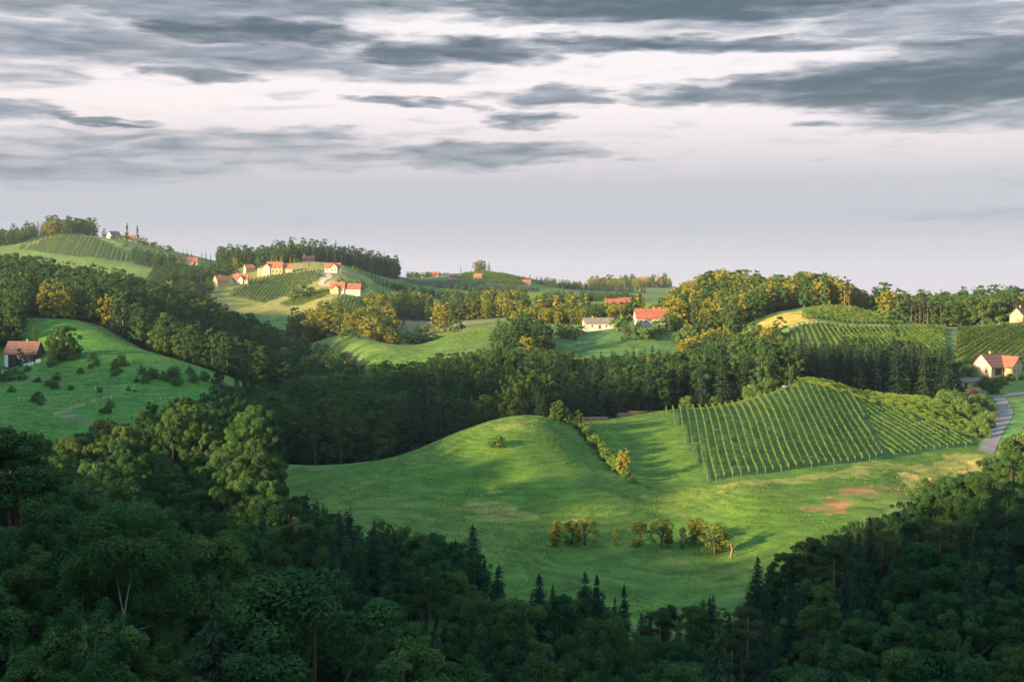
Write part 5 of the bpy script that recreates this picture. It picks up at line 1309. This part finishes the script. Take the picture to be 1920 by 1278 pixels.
# ------------------------------------------------------------------ birches: white forked trunks under an open crown
def birch(px, y, top, label, W, seed, thin):
    X, Y = xy(px, y); z = gz(X, Y); H = EYE - (top - 535) / F * y - z
    rng = np.random.default_rng(seed); cr = Soup(); C = []; R = []
    for i in range(80):
        t = rng.uniform(0, 1); a = rng.uniform(0, 6.283)
        rad = W * math.sqrt(max(0.05, 1 - (1.5 * t - 0.55) ** 2)) * math.sqrt(rng.uniform(0.1, 1))
        c = (rad * math.cos(a), rad * math.sin(a), H * (0.66 + 0.31 * t))
        if c[1] < -W * 0.3 and c[2] < H * 0.80: continue       # the near side hangs open and shows the stem
        C.append(c); R.append(W * rng.uniform(0.14, 0.26))
    clump_crown(rng, cr, np.array(C), R, 330, 0.14, 0.95)
    r = bpy.data.objects.new('birch_tree', None); COL.objects.link(r); r.location = (X, Y, z); tag(r, label, 'birch tree', 'birches in the foreground wood')
    link('crown', cr.mesh('crown', [M['broadleaf']]), r)
    s = Soup(); b = 0.10 if not thin else 0.065
    fk = H * 0.69
    s.tube([(0, 0, -1), (0.1, -W * .2, H * 0.3), (0.35, -W * .3, H * 0.58), (0.15, -W * .33, fk)], [b * 1.4, b * 1.1, b * 0.9, b * 0.8], 8)
    if not thin:
        s.tube([(0.15, -W * .33, fk), (0.55, -W * .36, H * .76), (1.0, -W * .3, H * .84), (1.2, -W * .2, H * .9)], [b * .75, b * .6, b * .4, b * .15], 7)
        s.tube([(0.15, -W * .33, fk), (-.2, -W * .36, H * .77), (-.7, -W * .32, H * .85), (-.9, -W * .2, H * .9)], [b * .7, b * .5, b * .35, b * .12], 7)
        s.tube([(0.3, -W * .3, H * .58), (1.6, -W * .38, H * .66), (2.6, -W * .42, H * .67)], [b * .5, b * .32, b * .1], 6)
        s.tube([(0.3, -W * .3, H * .57), (-1.0, -W * .38, H * .6), (-1.9, -W * .42, H * .595)], [b * .4, b * .25, b * .08], 6)
    else:
        s.tube([(0.15, -W * .33, fk), (0.4, -W * .34, H * .76), (0.45, -W * .2, H * .88)], [b * .75, b * .5, b * .15], 6)
    link('trunk', s.mesh('trunk', [M['birch_bark']]), r)
    KEEP_CLEAR.append((X, Y, 4.2))
    for f in (0.97, 0.93): KEEP_CLEAR.append((X * f, Y * f, 3.4))


birch(235, 118, 945, 'birch with a white forked trunk, largest pale tree of the foreground wood', 6.0, 401, False)
birch(148, 120, 985, 'thin birch with a straight white stem left of the forked one', 3.2, 402, True)
for px, yy in ((1658, 214), (1520, 208)):
    X, Y = xy(px, yy)
    for f in (0.97, 0.94, 0.9): KEEP_CLEAR.append((X * f, Y * f, 2.4))
scatter()

# ------------------------------------------------------------------ which trees show largest
for t in TREES:
    d = PH[t['kind']][t['var']]; pr = proto(t['kind'], t['var'], 2)
    h = d * t['s']; w = pr['W'] * t['s'] * t['w']
    t['px'] = t['x'] / t['y'] * F + 960; t['top'] = 535 + F * (EYE - t['z'] - h) / t['y']; t['foot'] = 535 + F * (EYE - t['z']) / t['y']; t['hw'] = w / t['y'] * F
occ = np.zeros((CH, CW), bool)
for t in sorted(TREES, key=lambda q: q['y']):
    x0, x1 = max(0, int((t['px'] - t['hw']) / 3)), min(CW - 1, int((t['px'] + t['hw']) / 3)); y0, y1 = max(0, int(t['top'] / 3)), min(CH - 1, int(t['foot'] / 3))
    t['vis'] = 0
    if x1 < x0 or y1 < y0 or t['px'] + t['hw'] < 0 or t['px'] - t['hw'] > 1920: continue
    cx = (np.arange(x0, x1 + 1) + .5) * 3; cyy = (np.arange(y0, y1 + 1) + .5) * 3
    bb = 0.97 if t['kind'] in ('spruce_tree', 'shrub') else 0.88
    mid = (t['top'] + t['foot'] * 1) / 2 if bb > .9 else t['top'] + (t['foot'] - t['top']) * .46
    hh = (t['foot'] - t['top']) * .5 * bb
    e = ((cx[None] - t['px']) / max(t['hw'], 1.6)) ** 2 + ((cyy[:, None] - mid) / max(hh, 1.6)) ** 2 <= 1
    e &= TDEPTH[y0:y1 + 1, x0:x1 + 1] > t['y'] - 3
    free = e & ~occ[y0:y1 + 1, x0:x1 + 1]
    t['vis'] = int(free.sum()); occ[y0:y1 + 1, x0:x1 + 1] |= e

INDIV = []; MASS = []
MAXN = {'broadleaf_tree': 296, 'spruce_tree': 296, 'pine_tree': 200, 'poplar_tree': 60, 'fruit_tree': 40, 'shrub': 200}
for kind in NVAR:
    ts = [t for t in TREES if t['kind'] == kind]
    ts.sort(key=lambda q: (-(q['label'] is not None), -q['vis']))
    n = 0
    for t in ts:
        if (t['label'] or t['vis'] >= 2) and n < MAXN[kind]: INDIV.append(t); n += 1
        else: MASS.append(t)

# labels that single the scattered trees out: nearest landmark, side of it, rank by closeness
buckets = {}
for t in INDIV:
    if t['label']: continue
    cx, cyv = t['px'], t['top'] + 0.35 * (t['foot'] - t['top'])
    l = min(LANDMARKS, key=lambda q: (q[0] - cx) ** 2 + 1.8 * (q[1] - cyv) ** 2)
    dx, dy = cx - l[0], cyv - l[1]
    side = ('right of' if dx > 0 else 'left of') if abs(dx) > abs(dy) * 1.3 else ('below' if dy > 0 else 'above')
    t['side'] = side; t['dist'] = math.hypot(dx, dy)
    buckets.setdefault((t['kind'], t['var'], t['wood'], l[2], side), []).append(t)
for (kind, var, wood, lm, side), ts in buckets.items():
    ts.sort(key=lambda q: q['dist'])
    for i, t in enumerate(ts):
        o = (ORD + ['%dth ' % k for k in range(13, 99)])[i]
        w = {'foreground wood': 'in the foreground wood', 'open slopes': 'on the open slope'}.get(wood, 'in the ' + str(wood))
        if kind == 'shrub': w = 'on the slope'
        t['label'] = '%s %s, %sclosest %s %s' % (KINDWORD[kind][var], w, o, side, lm)
        if len(t['label'].split()) > 16: t['label'] = t['label'].replace(' broadleaf', '')
        t['group'] = '%s of the %s' % ({'broadleaf_tree': 'broadleaf trees', 'spruce_tree': 'spruces', 'pine_tree': 'pines', 'poplar_tree': 'poplars', 'fruit_tree': 'fruit trees', 'shrub': 'shrubs'}[kind], wood)

CATW = {'broadleaf_tree': 'tree', 'spruce_tree': 'spruce', 'pine_tree': 'pine', 'poplar_tree': 'poplar', 'fruit_tree': 'fruit tree', 'shrub': 'shrub'}


def lod_for(t): return 0 if t['y'] < 300 else 1 if t['y'] < 640 else 2


for t in INDIV:
    p = proto(t['kind'], t['var'], lod_for(t))
    sc = (t['s'] * t['w'], t['s'] * t['w'], t['s'])
    if t['y'] < 560 or t['vis'] > 60:
        r = bpy.data.objects.new(t['kind'], None); COL.objects.link(r); r.location = (t['x'], t['y'], t['z']); r.rotation_euler = (0, 0, t['rot']); r.scale = sc
        link('crown', p['crown'], r); link('trunk', p['trunk'], r)
    else:
        r = link(t['kind'], p['both'], None, (t['x'], t['y'], t['z']), t['rot'], sc)
    tag(r, t['label'], CATW[t['kind']], t['group'])


# the rest of each kind: one object that holds its own few tree shapes and repeats them
def mass_object(kind, trees, name, label):
    keys = sorted({(t['var'], lod_for(t)) for t in trees})
    V = []; Q = []; MI = []; T = []; PID = []; SMO = []; mats = []; base = 0
    for k, (var, lod) in enumerate(keys):
        p = proto(kind, var, lod); v, q, m, tn, smm = p['raw']
        mi = []
        for mm in p['mats']:
            if mm not in mats: mats.append(mm)
            mi.append(mats.index(mm))
        V.append(v); Q.append(np.where(q < 0, -1, q + base)); MI.append(np.array(mi)[m]); T.append(tn); SMO.append(smm); PID.append(np.full(len(v), k)); base += len(v)
    me = np_mesh(name, np.concatenate(V + [np.array([(t['x'], t['y'], t['z']) for t in trees])]), np.concatenate(Q), mats, np.concatenate(MI), np.concatenate(T), np.concatenate(SMO))
    npt = base + len(trees); idx = {kk: i for i, kk in enumerate(keys)}
    pid = np.concatenate(PID + [np.full(len(trees), 100)]).astype(np.int32)
    def att(nm, typ, vals, f):
        a = me.attributes.new(nm, typ, 'POINT'); a.data.foreach_set(f, vals)
    att('pid', 'INT', pid, 'value')
    att('shape', 'INT', np.concatenate([np.full(base, -1), [idx[(t['var'], lod_for(t))] for t in trees]]).astype(np.int32), 'value')
    rot = np.zeros((npt, 3), np.float32); rot[base:, 2] = [t['rot'] for t in trees]
    scl = np.ones((npt, 3), np.float32); scl[base:] = [(t['s'] * t['w'], t['s'] * t['w'], t['s']) for t in trees]
    att('turn', 'FLOAT_VECTOR', rot.ravel(), 'vector'); att('size', 'FLOAT_VECTOR', scl.ravel(), 'vector')
    o = link(name, me); tag(o, label, None, None, 'stuff')
    ng = bpy.data.node_groups.new(name + '_nodes', 'GeometryNodeTree')
    ng.interface.new_socket('Geometry', in_out='INPUT', socket_type='NodeSocketGeometry'); ng.interface.new_socket('Geometry', in_out='OUTPUT', socket_type='NodeSocketGeometry')
    def nd(t, **kw):
        x = ng.nodes.new(t)
        for a, b in kw.items(): setattr(x, a, b)
        return x
    L = ng.links.new
    gi = nd('NodeGroupInput'); go = nd('NodeGroupOutput'); jn = nd('GeometryNodeJoinGeometry')
    def named(nm, dt): x = nd('GeometryNodeInputNamedAttribute', data_type=dt); x.inputs[0].default_value = nm; return x.outputs[0]
    apid = named('pid', 'INT'); ash = named('shape', 'INT'); atn = named('turn', 'FLOAT_VECTOR'); asz = named('size', 'FLOAT_VECTOR')
    def eq(sock, k):
        c = nd('FunctionNodeCompare', data_type='INT', operation='EQUAL'); L(sock, c.inputs[2]); c.inputs[3].default_value = k; return c.outputs[0]
    sp = nd('GeometryNodeSeparateGeometry', domain='POINT'); L(gi.outputs[0], sp.inputs[0]); L(eq(apid, 100), sp.inputs[1])
    mp = nd('GeometryNodeMeshToPoints'); L(sp.outputs[0], mp.inputs[0])
    for k in range(len(keys)):
        s2 = nd('GeometryNodeSeparateGeometry', domain='POINT'); L(gi.outputs[0], s2.inputs[0]); L(eq(apid, k), s2.inputs[1])
        ip = nd('GeometryNodeInstanceOnPoints'); L(mp.outputs[0], ip.inputs['Points']); L(eq(ash, k), ip.inputs['Selection']); L(s2.outputs[0], ip.inputs['Instance'])
        er = nd('FunctionNodeEulerToRotation'); L(atn, er.inputs[0]); L(er.outputs[0], ip.inputs['Rotation']); L(asz, ip.inputs['Scale'])
        L(ip.outputs[0], jn.inputs[0])
    L(jn.outputs[0], go.inputs[0])
    md = o.modifiers.new('repeat', 'NODES'); md.node_group = ng
    return o


for kind, nm, lab in [('broadleaf_tree', 'broadleaf_woods', 'unbroken mass of green broadleaf woodland filling the hills and valleys'), ('spruce_tree', 'spruce_woods', 'mass of dark spruce woodland among the broadleaf trees'),
                      ('pine_tree', 'pine_woods', 'scattered mass of pines in the right foreground wood'), ('shrub', 'shrubbery', 'low green bushes on the open slopes')]:
    ts = [t for t in MASS if t['kind'] == kind]
    if ts: mass_object(kind, ts, nm, lab)
print('TREES', len(TREES), 'indiv', len(INDIV), 'mass', len(MASS), {k: (sum(t['kind'] == k for t in INDIV), sum(t['kind'] == k for t in MASS)) for k in NVAR})

# ------------------------------------------------------------------ the evening air over the valley
HAZE = 0.000045
hz = Soup(); hz.box(-9300, 9300, -9300, 9300, GROUND_LOW - 1.0, GROUND_HIGH + 34.0)
_m, _nt, _o = newmat('valley_air'); _v = _nt.nodes.new('ShaderNodeVolumePrincipled')
_v.inputs['Color'].default_value = (0.72, 0.82, 1.0, 1); _v.inputs['Density'].default_value = HAZE; _v.inputs['Anisotropy'].default_value = 0.2
_nt.links.new(_v.outputs[0], _o.inputs['Volume'])
tag(link('haze', hz.mesh('haze', [_m])), 'thin pale evening haze over the valley', None, None, 'stuff')
